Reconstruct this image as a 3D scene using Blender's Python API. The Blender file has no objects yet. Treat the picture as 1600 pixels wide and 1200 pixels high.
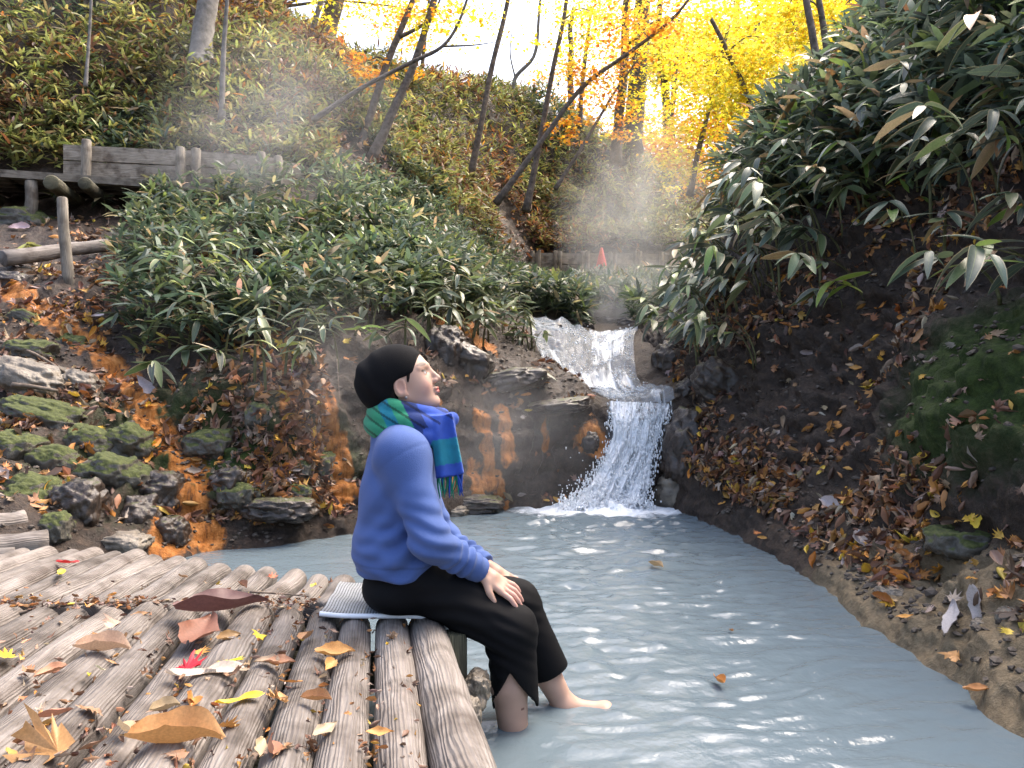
import bpy, math, random
import numpy as np
from mathutils import Matrix, Vector
random.seed(7); RNG = np.random.default_rng(7)
SC = bpy.context.scene
COL = SC.collection
# ------------------------------------------------------------------ camera, sky, sun, exposure
cam_d = bpy.data.cameras.new('camera'); cam = bpy.data.objects.new('camera', cam_d); COL.objects.link(cam)
cam_d.sensor_width = 36.0; cam_d.lens = 28.1; cam_d.clip_start = 0.05; cam_d.clip_end = 2000
cam.location = (0, 0, 0); cam.rotation_euler = (math.pi/2, 0, 0)
SC.camera = cam
w = bpy.data.worlds.new('World'); SC.world = w; w.use_nodes = True
nt = w.node_tree; bg = nt.nodes['Background']
sky = nt.nodes.new('ShaderNodeTexSky'); sky.sky_type = 'NISHITA'; sky.sun_disc = False
SUN_EL, SUN_AZ = math.radians(58), math.radians(50)      # azimuth clockwise from +Y
sky.sun_elevation = SUN_EL; sky.sun_rotation = SUN_AZ
sky.air_density = 1.0; sky.dust_density = 7.0; sky.ozone_density = 0.6
nt.links.new(sky.outputs[0], bg.inputs[0]); bg.inputs[1].default_value = 0.15
sun_d = bpy.data.lights.new('sun', 'SUN'); sun = bpy.data.objects.new('sun', sun_d); COL.objects.link(sun)
sun_d.energy = 0.8; sun_d.angle = math.radians(45); sun_d.color = (1.0, 0.95, 0.87)
sdir = Vector((math.sin(SUN_AZ)*math.cos(SUN_EL), math.cos(SUN_AZ)*math.cos(SUN_EL), math.sin(SUN_EL)))
sun.rotation_euler = sdir.to_track_quat('Z', 'Y').to_euler()
SC.view_settings.view_transform = 'Standard'; SC.view_settings.look = 'None'
SC.view_settings.exposure = 1.95; SC.view_settings.gamma = 1.0
SC.cycles.use_denoising = True
SC.cycles.max_bounces = 7; SC.cycles.volume_bounces = 2; SC.cycles.transparent_max_bounces = 12
SC.cycles.volume_step_rate = 2.0; SC.cycles.volume_max_steps = 128

# ------------------------------------------------------------------ helpers
FPX = 1250.0
def P(px, py, d):                      # a point of the place seen at photo pixel (px, py), d metres ahead
    return np.array(((px-800)/FPX*d, d, (600-py)/FPX*d))
def G(px, py, z):                      # the same on a level plane z
    return P(px, py, z*FPX/(600-py))
def vnoise(p):
    p = np.asarray(p, float); i = np.floor(p).astype(np.int64); f = p-i; f = f*f*(3-2*f)
    def h(a, b, c):
        n = (a*374761393 + b*668265263 + c*1274126177) & 0xffffffff
        n = ((n ^ (n >> 13))*1103515245) & 0xffffffff
        n = ((n ^ (n >> 16))*12345677) & 0xffffffff
        return ((n ^ (n >> 15)) & 0xffff)/32767.5-1
    x, y, z = i[..., 0], i[..., 1], i[..., 2]; u, v, q = f[..., 0], f[..., 1], f[..., 2]
    r = 0
    for dx in (0, 1):
        for dy in (0, 1):
            for dz in (0, 1):
                r = r + h(x+dx, y+dy, z+dz)*(u if dx else 1-u)*(v if dy else 1-v)*(q if dz else 1-q)
    return r
def fbm(p, o=4):
    r = 0; a = 1.0; p = np.asarray(p, float)
    for k in range(o):
        r = r + a*vnoise(p+17.3*k); p = p*2.03; a *= 0.5
    return r
def mk_mesh(name, V, F, mat, uv=None, col=None, smooth=True, attrs=None):
    V = np.asarray(V, np.float32).reshape(-1, 3)
    Fs = [np.asarray(f, np.int32) for f in (F if isinstance(F, list) and not isinstance(F[0], tuple) else [F]) if len(f)]
    loops = np.concatenate([f.ravel() for f in Fs]); tot = np.concatenate([np.full(len(f), f.shape[1]) for f in Fs])
    start = np.concatenate([[0], np.cumsum(tot)[:-1]]).astype(np.int32)
    me = bpy.data.meshes.new(name)
    me.vertices.add(len(V)); me.vertices.foreach_set('co', V.ravel())
    me.loops.add(len(loops)); me.loops.foreach_set('vertex_index', loops.astype(np.int32))
    me.polygons.add(len(tot)); me.polygons.foreach_set('loop_start', start)
    me.polygons.foreach_set('use_smooth', np.full(len(tot), smooth))
    if uv is not None:
        l = me.uv_layers.new(name='UVMap'); l.data.foreach_set('uv', np.asarray(uv, np.float32)[loops].ravel())
    if col is not None:
        a = me.color_attributes.new('col', 'FLOAT_COLOR', 'POINT')
        c = np.ones((len(V), 4), np.float32); c[:, :3] = col; a.data.foreach_set('color', c.ravel())
    for k, val in (attrs or {}).items():
        a = me.attributes.new(k, 'FLOAT', 'POINT'); a.data.foreach_set('value', np.asarray(val, np.float32).ravel())
    me.update(calc_edges=True); me.validate()
    if mat is not None: me.materials.append(mat)
    return me
def ob(name, me, parent=None, label=None, cat=None, group=None, kind=None, M=None):
    o = bpy.data.objects.new(name, me); COL.objects.link(o)
    if parent is not None: o.parent = parent
    if label: o['label'] = label
    if cat: o['category'] = cat
    if group: o['group'] = group
    if kind: o['kind'] = kind
    if M is not None: o.matrix_basis = M
    return o
def empty(name, loc, label, cat, group=None):
    o = ob(name, None, None, label, cat, group); o.location = [float(v) for v in loc]; o.empty_display_size = 0.1
    return o
class MB:                               # collects shapes into one mesh
    def __init__(s): s.V = []; s.Q = []; s.T = []; s.uv = []; s.n = 0
    def add(s, V, Q=(), T=(), uv=None):
        V = np.asarray(V, float); s.V.append(V)
        if len(Q): s.Q.append(np.asarray(Q)+s.n)
        if len(T): s.T.append(np.asarray(T)+s.n)
        s.uv.append(np.zeros((len(V), 2)) if uv is None else uv); s.n += len(V)
    def mesh(s, name, mat, off=None, smooth=True):
        V = np.concatenate(s.V)
        if off is not None: V = V-np.asarray(off)
        F = []
        if s.Q: F.append(np.concatenate(s.Q))
        if s.T: F.append(np.concatenate(s.T))
        return mk_mesh(name, V, F, mat, uv=np.concatenate(s.uv), smooth=smooth)
def cat_rom(pts, n):
    pts = np.asarray(pts, float); m = len(pts); t = np.linspace(0, m-1, n); i = np.minimum(t.astype(int), m-2); f = (t-i)
    f = f.reshape(-1, *([1]*(pts.ndim-1)))
    g = lambda k: pts[np.clip(k, 0, m-1)]
    p0, p1, p2, p3 = g(i-1), g(i), g(i+1), g(i+2)
    p0 = np.where((i == 0).reshape(f.shape), 2*p1-p2, p0); p3 = np.where((i == m-2).reshape(f.shape), 2*p2-p1, p3)
    return 0.5*((2*p1)+(-p0+p2)*f+(2*p0-5*p1+4*p2-p3)*f**2+(-p0+3*p1-3*p2+p3)*f**3)
def grid_faces(nu, nv, wrap=False):
    a = np.arange(nu*nv).reshape(nu, nv)
    if wrap: a = np.concatenate([a, a[:, :1]], 1)
    return np.stack([a[:-1, :-1], a[1:, :-1], a[1:, 1:], a[:-1, 1:]], -1).reshape(-1, 4)
def tube(pts, rad, seg=10, cap=True, lump=0.0, seed=0):
    pts = np.asarray(pts, float); n = len(pts); rad = np.broadcast_to(np.asarray(rad, float), (n,))
    T = np.gradient(pts, axis=0); T /= np.linalg.norm(T, axis=1)[:, None]+1e-9
    ref = np.array((0, 0, 1.0)) if abs(T[:, 2]).mean() < 0.8 else np.array((1.0, 0, 0))
    U = np.cross(T, ref); U /= np.linalg.norm(U, axis=1)[:, None]; W = np.cross(T, U)
    a = np.linspace(0, 2*np.pi, seg, endpoint=False)
    ring = U[:, None]*np.cos(a)[None, :, None]+W[:, None]*np.sin(a)[None, :, None]
    r = rad[:, None]*np.ones(seg)
    V = pts[:, None]+ring*r[..., None]
    if lump: r = r*(1+lump*fbm(V*9+seed, 3)); V = pts[:, None]+ring*r[..., None]
    L = np.concatenate([[0], np.cumsum(np.linalg.norm(np.diff(pts, axis=0), axis=1))])
    uv = np.stack([np.repeat(L, seg), np.tile(a/(2*np.pi), n)], 1)
    V = V.reshape(-1, 3); Q = grid_faces(n, seg, True); Tr = []
    if cap:
        c0, c1 = len(V), len(V)+1
        V = np.concatenate([V, pts[:1], pts[-1:]]); uv = np.concatenate([uv, [[0, 0.5]], [[L[-1], 0.5]]])
        for k in range(seg):
            Tr.append((c0, k, (k+1) % seg)); e = (n-1)*seg; Tr.append((c1, e+(k+1) % seg, e+k))
    return V, Q, Tr, uv
def box(x0, x1, y0, y1, z0, z1):
    V = np.array([(x, y, z) for x in (x0, x1) for y in (y0, y1) for z in (z0, z1)], float)
    return V, np.array([(0, 1, 3, 2), (4, 6, 7, 5), (0, 4, 5, 1), (2, 3, 7, 6), (0, 2, 6, 4), (1, 5, 7, 3)])
def rot_from(x, up):
    x = x/np.linalg.norm(x); y = np.cross(up, x); y = y/(np.linalg.norm(y)+1e-9); z = np.cross(x, y)
    return np.stack([x, y, z], 1)
def M4(R, t, s=1.0):
    m = Matrix.Identity(4); s = np.broadcast_to(np.asarray(s, float), (3,))
    for i in range(3):
        for j in range(3): m[i][j] = float(R[i, j]*s[j])
        m[i][3] = float(t[i])
    return m
# ------------------------------------------------------------------ materials
def new_mat(name):
    m = bpy.data.materials.new(name); m.use_nodes = True; n = m.node_tree.nodes; l = m.node_tree.links
    return m, n, l, n['Principled BSDF']
def ramp(n, stops):
    r = n.new('ShaderNodeValToRGB'); e = r.color_ramp.elements
    while len(e) < len(stops): e.new(0.5)
    for k, (p, c) in enumerate(stops): e[k].position = p; e[k].color = (*c, 1)
    return r
def noise_n(n, l, scale, detail=5, coord='Object', vec=None, rough=0.55, dist=0.0):
    t = n.new('ShaderNodeTexNoise'); t.inputs['Scale'].default_value = scale; t.inputs['Detail'].default_value = detail
    t.inputs['Roughness'].default_value = rough; t.inputs['Distortion'].default_value = dist
    if vec is None:
        c = n.new('ShaderNodeTexCoord'); l.new(c.outputs[coord], t.inputs['Vector'])
    else: l.new(vec, t.inputs['Vector'])
    return t
def bump(n, l, src, bsdf, strength, dist=0.01):
    b = n.new('ShaderNodeBump'); b.inputs['Strength'].default_value = strength; b.inputs['Distance'].default_value = dist
    l.new(src, b.inputs['Height']); l.new(b.outputs[0], bsdf.inputs['Normal']); return b
def mixc(n, l, fac, a, b, mode='MIX'):
    m = n.new('ShaderNodeMix'); m.data_type = 'RGBA'; m.blend_type = mode
    for s, v in ((0, fac), (6, a), (7, b)):
        if isinstance(v, (int, float)): m.inputs[s].default_value = v
        elif isinstance(v, tuple): m.inputs[s].default_value = (*v, 1)
        else: l.new(v, m.inputs[s])
    return m.outputs[2]
def math_n(n, l, op, a, b=0.0, clamp=False):
    m = n.new('ShaderNodeMath'); m.operation = op; m.use_clamp = clamp
    for k, v in enumerate((a, b)):
        if isinstance(v, (int, float)): m.inputs[k].default_value = v
        else: l.new(v, m.inputs[k])
    return m.outputs[0]
def simple(name, c1, c2, scale=20, rough=0.6, bs=0.3, bd=0.005, spec=0.4, detail=6):
    m, n, l, b = new_mat(name); t = noise_n(n, l, scale, detail)
    r = ramp(n, [(0.3, c1), (0.7, c2)]); l.new(t.outputs[0], r.inputs[0]); l.new(r.outputs[0], b.inputs['Base Color'])
    b.inputs['Roughness'].default_value = rough; b.inputs['Specular IOR Level'].default_value = spec
    if bs: bump(n, l, t.outputs[0], b, bs, bd)
    return m
def leaf_mat(name, source, transl=0.3, rough=0.4, margin=False):
    m, n, l, b = new_mat(name)
    if source == 'object':
        oi = n.new('ShaderNodeObjectInfo'); c = oi.outputs['Color']
    else:
        at = n.new('ShaderNodeAttribute'); at.attribute_name = 'col'; c = at.outputs['Color']
    t = noise_n(n, l, 30, 4); hs = n.new('ShaderNodeHueSaturation')
    l.new(math_n(n, l, 'ADD', math_n(n, l, 'MULTIPLY', t.outputs[0], 0.9), 0.55), hs.inputs['Value']); l.new(c, hs.inputs['Color'])
    colr = hs.outputs[0]
    if margin:                          # withered pale rim and midrib of dwarf bamboo leaves
        uv = n.new('ShaderNodeUVMap'); sp = n.new('ShaderNodeSeparateXYZ'); l.new(uv.outputs[0], sp.inputs[0])
        e = math_n(n, l, 'ABSOLUTE', sp.outputs[1]); oi2 = n.new('ShaderNodeObjectInfo')
        edge = math_n(n, l, 'GREATER_THAN', math_n(n, l, 'ADD', e, math_n(n, l, 'MULTIPLY', oi2.outputs['Random'], 0.16)), 0.97)
        colr = mixc(n, l, math_n(n, l, 'MULTIPLY', edge, 0.8), colr, (0.42, 0.36, 0.22))
        rib = math_n(n, l, 'LESS_THAN', e, 0.05); colr = mixc(n, l, math_n(n, l, 'MULTIPLY', rib, 0.5), colr, (0.25, 0.3, 0.12))
    l.new(colr, b.inputs['Base Color']); b.inputs['Roughness'].default_value = rough
    tr = n.new('ShaderNodeBsdfTranslucent'); l.new(colr, tr.inputs[0]); mx = n.new('ShaderNodeMixShader'); mx.inputs[0].default_value = transl
    l.new(b.outputs[0], mx.inputs[1]); l.new(tr.outputs[0], mx.inputs[2]); l.new(mx.outputs[0], n['Material Output'].inputs[0])
    return m
M_SASA = leaf_mat('dwarf_bamboo_leaf', 'object', 0.25, 0.40, True)
M_FALL = leaf_mat('fallen_leaf', 'object', 0.15, 0.55)
M_MASS = leaf_mat('leaf_mass', 'attr', 0.38, 0.42)
M_LITTER = leaf_mat('leaf_litter', 'attr', 0.1, 0.6)
M_CROWN = leaf_mat('autumn_crown', 'attr', 0.55, 0.5)
def terrain_mat():
    m, n, l, b = new_mat('wet_earth')
    t = noise_n(n, l, 3.5, 9, rough=0.65); t2 = noise_n(n, l, 22, 7, rough=0.7)
    r = ramp(n, [(0.25, (0.012, 0.0085, 0.0065)), (0.5, (0.040, 0.026, 0.018)), (0.75, (0.105, 0.068, 0.044))]); l.new(t2.outputs[0], r.inputs[0])
    c = mixc(n, l, math_n(n, l, 'MULTIPLY', t.outputs[0], 0.6), r.outputs[0], (0.035, 0.028, 0.024))
    def att(k):
        a = n.new('ShaderNodeAttribute'); a.attribute_name = k; return a.outputs['Fac']
    def masked(k, gain, c, colr):
        f = math_n(n, l, 'SUBTRACT', math_n(n, l, 'MULTIPLY', att(k), gain), math_n(n, l, 'MULTIPLY', t2.outputs[0], gain*0.75), True)
        return mixc(n, l, f, c, colr), f
    rs = ramp(n, [(0.3, (0.10, 0.075, 0.045)), (0.7, (0.27, 0.205, 0.125))]); l.new(t2.outputs[0], rs.inputs[0])
    c, _ = masked('sand', 3.0, c, rs.outputs[0])
    rm = ramp(n, [(0.3, (0.012, 0.02, 0.006)), (0.7, (0.05, 0.075, 0.015))]); l.new(t2.outputs[0], rm.inputs[0])
    c, fm = masked('moss', 2.6, c, rm.outputs[0])
    ro = ramp(n, [(0.3, (0.05, 0.022, 0.012)), (0.46, (0.36, 0.125, 0.022)), (0.72, (0.55, 0.25, 0.08))]); tcO = n.new('ShaderNodeTexCoord'); mpO = n.new('ShaderNodeMapping'); mpO.inputs['Scale'].default_value = (26, 26, 4); l.new(tcO.outputs['Object'], mpO.inputs[0]); tO = noise_n(n, l, 1.0, 6, vec=mpO.outputs[0], rough=.65); l.new(tO.outputs[0], ro.inputs[0])
    c, _ = masked('orange', 3.4, c, ro.outputs[0])
    l.new(c, b.inputs['Base Color'])
    l.new(math_n(n, l, 'SUBTRACT', math_n(n, l, 'ADD', math_n(n, l, 'MULTIPLY', fm, 0.35), 0.52), math_n(n, l, 'MULTIPLY', att('wet'), 0.24)), b.inputs['Roughness'])
    b.inputs['Specular IOR Level'].default_value = 0.25
    bump(n, l, t2.outputs[0], b, 0.9, 0.03)
    return m
M_EARTH = terrain_mat()
def wood_mat(name, c1, c2, c3, rough=0.75):
    m, n, l, b = new_mat(name)
    uv = n.new('ShaderNodeUVMap'); oi = n.new('ShaderNodeObjectInfo')
    mp = n.new('ShaderNodeMapping'); mp.inputs['Scale'].default_value = (3.2, 9, 1); l.new(uv.outputs[0], mp.inputs[0])
    cb = n.new('ShaderNodeCombineXYZ'); l.new(math_n(n, l, 'MULTIPLY', oi.outputs['Random'], 50), cb.inputs[0]); l.new(cb.outputs[0], mp.inputs['Location'])
    t = noise_n(n, l, 1.0, 8, vec=mp.outputs[0], dist=1.6, rough=0.6)
    wv = n.new('ShaderNodeTexWave'); wv.wave_type = 'BANDS'; wv.bands_direction = 'Y'; wv.inputs['Scale'].default_value = 1.3
    wv.inputs['Distortion'].default_value = 13; wv.inputs['Detail'].default_value = 4; wv.inputs['Detail Scale'].default_value = 0.7
    l.new(mp.outputs[0], wv.inputs[0])
    t3 = noise_n(n, l, 7, 6)
    r = ramp(n, [(0.2, c1), (0.5, c2), (0.8, c3)]); l.new(t.outputs[0], r.inputs[0])
    c = mixc(n, l, math_n(n, l, 'MULTIPLY', wv.outputs[0], 0.26), r.outputs[0], c1)
    dk = ramp(n, [(0.46, (1, 1, 1)), (0.66, (0.38, 0.34, 0.31))]); l.new(t3.outputs[0], dk.inputs[0])
    c = mixc(n, l, 1.0, c, dk.outputs[0], 'MULTIPLY')
    hv = n.new('ShaderNodeHueSaturation'); l.new(c, hv.inputs['Color']); l.new(math_n(n, l, 'ADD', math_n(n, l, 'MULTIPLY', oi.outputs['Random'], 0.45), 0.78), hv.inputs['Value'])
    l.new(hv.outputs[0], b.inputs['Base Color']); b.inputs['Roughness'].default_value = rough
    h = math_n(n, l, 'ADD', wv.outputs[0], math_n(n, l, 'MULTIPLY', t.outputs[0], 2.0)); bump(n, l, h, b, 0.5, 0.006)
    return m
M_LOG = wood_mat('weathered_log', (0.075, 0.06, 0.05), (0.19, 0.165, 0.147), (0.295, 0.268, 0.25))
M_PLANK = wood_mat('weathered_plank', (0.10, 0.085, 0.065), (0.25, 0.215, 0.17), (0.36, 0.32, 0.27))
M_DARKWOOD = wood_mat('mossy_beam', (0.03, 0.028, 0.018), (0.10, 0.09, 0.05), (0.17, 0.15, 0.09))
M_BARK = simple('bark', (0.045, 0.034, 0.027), (0.17, 0.135, 0.11), 14, 0.85, 0.8, 0.02)
M_BARKG = simple('grey_bark', (0.10, 0.09, 0.08), (0.24, 0.22, 0.20), 10, 0.85, 0.6, 0.02)
M_STEM = simple('stem', (0.06, 0.07, 0.025), (0.16, 0.15, 0.07), 25, 0.6, 0)
M_TWIG = simple('twig', (0.07, 0.05, 0.035), (0.22, 0.17, 0.13), 30, 0.8, 0.3)
def rock_mat(name, moss_lo, dark, pale, wet=0.45):
    m, n, l, b = new_mat(name); t = noise_n(n, l, 9, 9, rough=0.65); t2 = noise_n(n, l, 45, 5)
    r = ramp(n, [(0.3, dark), (0.72, pale)]); l.new(t.outputs[0], r.inputs[0])
    g = n.new('ShaderNodeNewGeometry'); sp = n.new('ShaderNodeSeparateXYZ'); l.new(g.outputs['Normal'], sp.inputs[0])
    f = math_n(n, l, 'MULTIPLY', math_n(n, l, 'SUBTRACT', math_n(n, l, 'ADD', sp.outputs[2], math_n(n, l, 'MULTIPLY', t.outputs[0], 1.2)), moss_lo), 4.0, True)
    rm = ramp(n, [(0.3, (0.022, 0.030, 0.006)), (0.7, (0.082, 0.096, 0.022))]); l.new(t2.outputs[0], rm.inputs[0])
    l.new(mixc(n, l, f, r.outputs[0], rm.outputs[0]), b.inputs['Base Color'])
    l.new(math_n(n, l, 'ADD', math_n(n, l, 'MULTIPLY', f, 0.45), wet), b.inputs['Roughness'])
    bump(n, l, math_n(n, l, 'ADD', t.outputs[0], math_n(n, l, 'MULTIPLY', t2.outputs[0], 0.5)), b, 0.8, 0.02)
    return m
M_ROCK = rock_mat('mossy_rock', 0.85, (0.03, 0.027, 0.022), (0.14, 0.125, 0.10))
M_ROCKD = rock_mat('dark_mossy_rock', .1, (0.02, 0.018, 0.014), (0.06, 0.05, 0.04))
M_SAND = rock_mat('tan_sandstone', 2.2, (.10, .075, .045), (.30, .235, .15))
M_ROCKB = rock_mat('bare_rock', 1.7, (0.06, 0.05, 0.04), (0.26, 0.22, 0.17))
M_ROCKW = rock_mat('wet_rock', 1.45, (0.012, 0.010, 0.009), (0.085, 0.06, 0.045), 0.28)
# ------------------------------------------------------------------ terrain
ZW, ZD = -1.0, -0.685                    # water level, top of the log deck (camera at z 0)
from mathutils.bvhtree import BVHTree
cols_src = [   # each column: r1 waterline, r2, r3 cliff top, r4, r5 under walkway, r6 behind walkway, r7 hill, r8 ridge
 [(-900,900,3.4),(-900,740,4.4),(-900,580,5.6),(-900,440,7.2),(-900,350,9.0),(-900,225,9.6),(-900,20,12),(-900,-240,16)],
 [(-300,900,3.5),(-300,720,4.5),(-300,570,5.7),(-300,430,7.2),(-300,348,9.1),(-300,245,10.5),(-300,50,12),(-300,-190,16)],
 [(0,880,3.85),(0,715,4.8),(0,570,5.8),(0,430,7.1),(0,348,9.2),(0,252,10.7),(0,90,12),(0,-130,16)],
 [(318,864,4.73),(275,720,5.2),(215,590,5.9),(185,445,7.2),(210,355,9.4),(230,247,10.9),(260,90,12.5),(300,-40,16.5)],
 [(450,850,5.0),(440,730,5.2),(405,585,5.6),(400,430,7.4),(400,332,9.9),(420,250,11.3),(440,130,13),(440,45,17)],
 [(570,828,5.48),(570,700,5.65),(560,560,5.95),(555,430,7.9),(560,335,10.2),(560,272,12.2),(570,195,14.5),(570,120,18)],
 [(740,801,6.2),(735,610,6.5),(700,515,7.1),(680,445,8.6),(690,385,12),(690,340,13.6),(700,250,16.5),(700,138,20)],
 [(840,793,6.45),(850,622,6.75),(815,560,7.9),(825,500,9.5),(830,455,16.2),(830,397,17.85),(830,300,19.6),(830,165,22)],
 [(950,791,6.55),(965,632,6.85),(925,607,7.5),(920,520,9.3),(945,455,16.3),(950,396,17.95),(955,340,20.2),(965,240,23)],
 [(1015,791,6.6),(1050,632,6.85),(1000,606,7.6),(985,516,9.4),(1060,453,16.5),(1060,394,18.1),(1080,345,21),(1100,305,25)],
 [(1150,791,6.7),(1200,640,7.0),(1250,580,8.0),(1250,490,10),(1250,448,16.6),(1250,390,18.2),(1300,335,21),(1400,290,26)],
]
cp = []
for c in cols_src:
    q = [P(*p) for p in c]
    r0 = q[0]+np.array((0.05, -0.3, 0)); r0[2] = -1.6
    r9 = q[-1]+np.array((0.5, 4, -1.2)); r10 = r9+np.array((1, 8, -5.0))
    cp.append([r0]+q+[r9, r10])
cp = np.array(cp)
NU, NV = 460, 440
SL = cat_rom(cat_rom(cp, NU).transpose(1, 0, 2), NV).transpose(1, 0, 2)      # (NU, NV, 3)
def grid_normals(S):
    du = np.gradient(S, axis=0); dv = np.gradient(S, axis=1); N = np.cross(du, dv)
    return N/(np.linalg.norm(N, axis=-1, keepdims=True)+1e-9)
NL = grid_normals(SL)
vv = np.linspace(0, 10, NV)[None, :]*np.ones((NU, 1)); uu = np.linspace(0, 10, NU)[:, None]*np.ones((1, NV))
rough_amp = np.interp(vv, [0, 1, 1.5, 3, 4, 6, 10], [0.02, 0.05, 0.14, 0.14, 0.10, 0.10, 0.35])
streamish = np.clip(1.6-np.abs(uu-8.45)/0.62, 0, 1)*np.clip((vv-1.2)/.4, 0, 1)*(vv < 4.3)
rough_amp = rough_amp*(1-0.9*streamish)
RID = (1-np.abs(fbm(SL*np.array((3.2, 3.2, 5.5))+4, 4)))
DSP = (fbm(SL*1.3, 3)*0.55+fbm(SL*5.5+9, 4)*0.30+.5*RID+.16*fbm(SL*17, 3))*rough_amp
cliff = np.clip(1.5-np.abs(vv-1.55)/0.7, 0, 1)*np.clip((uu-4.3)/.6, 0, 1)
DSP = DSP*(1-.55*cliff)+.05*cliff*np.round(2.2*fbm(SL*np.array((2.2, 2.2, 3.0))+3, 2))/2.2
strata = (np.abs(np.sin(SL[..., 2]*17+2.5*vnoise(SL*1.6)))-.5)*0.05*np.clip(1-np.abs(vv-1.6)/0.8, 0, 1)     # ledges in the wet cliff
SL = SL+NL*(DSP+strata*(1-streamish))[..., None]; SL[..., 2] -= .07*streamish
secs = [  # right bank sections: depth, then (x, z) from the water up
 (0.5, [(1.15,-1.6),(1.45,-1.0),(1.75,-.80),(2.4,-.35),(2.95,.25),(3.5,1.1),(4.3,2.3),(6.5,4.2),(10,6)]),
 (1.6, [(1.15,-1.6),(1.44,-1.0),(1.72,-.80),(2.3,-.40),(2.85,.25),(3.4,1.1),(4.2,2.3),(6.4,4.2),(10,6)]),
 (2.4, [(1.15,-1.6),(1.44,-1.0),(1.68,-.80),(2.15,-.42),(2.65,.20),(3.2,1.0),(4.0,2.3),(6.2,4.2),(10,6)]),
 (3.2, [(1.15,-1.6),(1.46,-1.0),(1.70,-.80),(2.15,-.38),(2.55,.25),(3.0,1.0),(3.8,2.3),(6.0,4.3),(10,6)]),
 (4.0, [(1.2,-1.6),(1.52,-1.0),(1.74,-.76),(2.15,-.25),(2.5,.35),(2.95,1.1),(3.6,2.3),(5.6,4.3),(10,6)]),
 (5.2, [(1.2,-1.6),(1.49,-1.0),(1.68,-.66),(2.0,-.10),(2.35,.50),(2.8,1.2),(3.5,2.3),(5.3,4.2),(10,6)]),
 (6.2, [(1.1,-1.6),(1.33,-1.0),(1.45,-.45),(1.68,.05),(2.1,.65),(2.6,1.3),(3.3,2.3),(5.0,4.1),(10,6)]),
 (6.95,[(1.0,-1.6),(1.30,-.7),(1.42,-.25),(1.60,.15),(2.0,.75),(2.5,1.4),(3.2,2.3),(4.9,4.0),(10,6)]),
 (8.0, [(1.0,-1.0),(1.35,-.15),(1.5,.15),(1.75,.5),(2.1,1.0),(2.6,1.6),(3.3,2.4),(5.0,4.0),(10,6)]),
 (9.5, [(1.0,-.5),(1.45,.5),(1.65,.75),(1.9,1.0),(2.3,1.4),(2.8,1.9),(3.5,2.6),(5.2,4.0),(10,6)]),
 (13., [(1.6,.2),(2.3,1.3),(2.6,1.6),(3.0,1.9),(3.5,2.3),(4.1,2.8),(5.0,3.5),(6.8,4.6),(11,6.5)]),
 (19., [(3.5,1.0),(4.6,2.3),(5.1,2.7),(5.7,3.1),(6.4,3.5),(7.2,4.0),(8.2,4.6),(10,5.4),(14,7)]),
]
rp = np.array([[(x, d, z) for x, z in s] for d, s in secs])
MU, MV = 420, 300
SR = cat_rom(cat_rom(rp, MU).transpose(1, 0, 2), MV).transpose(1, 0, 2)
NR = -grid_normals(SR); NR = np.where(NR[..., 2:] < 0, -NR, NR)
v2 = np.linspace(0, 8, MV)[None, :]*np.ones((MU, 1))
ampR = np.interp(v2, [0, 1, 2, 3, 5, 8], [0.02, 0.05, 0.11, 0.16, 0.2, 0.3])
SR = SR+NR*((fbm(SR*1.5+3, 3)*0.6+fbm(SR*5+1, 4)*0.32+.55*(1-np.abs(fbm(SR*np.array((3.5, 3.0, 6))+1, 4)))+.18*fbm(SR*16, 3)-.4)*ampR)[..., None]
# the big mossy bulge in the right bank
bc = np.array((2.33, 3.55, -0.2)); w_ = np.exp(-(((SR-bc)/np.array((.55, .75, .5)))**2).sum(-1)); SR = SR+np.array((-.85, -.25, .35))*0.40*w_[..., None]
def bvh_of(S):
    nu, nv = S.shape[:2]; return BVHTree.FromPolygons([tuple(p) for p in S.reshape(-1, 3)], [tuple(f) for f in grid_faces(nu, nv)])
BL, BR = bvh_of(SL), bvh_of(SR)
def hit(px, py, which='LR'):
    d = Vector(P(px, py, 1.0)).normalized(); best = None
    for k, b in (('L', BL), ('R', BR)):
        if k in which:
            r = b.ray_cast(Vector((0, 0, 0)), d)
            if r[0] is not None and (best is None or r[3] < best[1]):
                n = np.array(r[1]); n = n if np.dot(n, np.array(d)) < 0 else -n
                best = (np.array(r[0]), r[3], n)
    return best
def dist_poly(S, pts):
    out = np.full(S.shape[:2], 1e9)
    for a, b in zip(pts[:-1], pts[1:]):
        ab = b-a; t = np.clip(((S-a)@ab)/(ab@ab+1e-9), 0, 1); out = np.minimum(out, np.linalg.norm(S-a-t[..., None]*ab, axis=-1))
    return out
streaks = [  # orange mineral runs: photo trace, half width in metres
 ([(10,455),(60,480),(120,530),(175,570),(220,630),(250,690),(290,720),(305,790),(322,862)], .10),
 ([(505,620),(515,690),(530,770)], .085), ([(450,575),(460,640)], .07), ([(525,690),(545,760)], .08),
 ([(752,645),(758,700),(765,760)], .05), ([(785,640),(795,720)], .05), ([(740,720),(750,790)], .05), ([(775,745),(790,790)], .045),
 ([(705,690),(712,760)], .05), ([(925,680),(935,700)], .10), ([(1075,655),(1078,685)], .05), ([(690,505),(760,545)], .10), ([(730,500),(745,540)], .07), ([(250,830),(262,862)], .09), ([(850,640),(848,700)], .03)]
og = np.zeros(SL.shape[:2]); ogR = np.zeros(SR.shape[:2])
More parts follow.
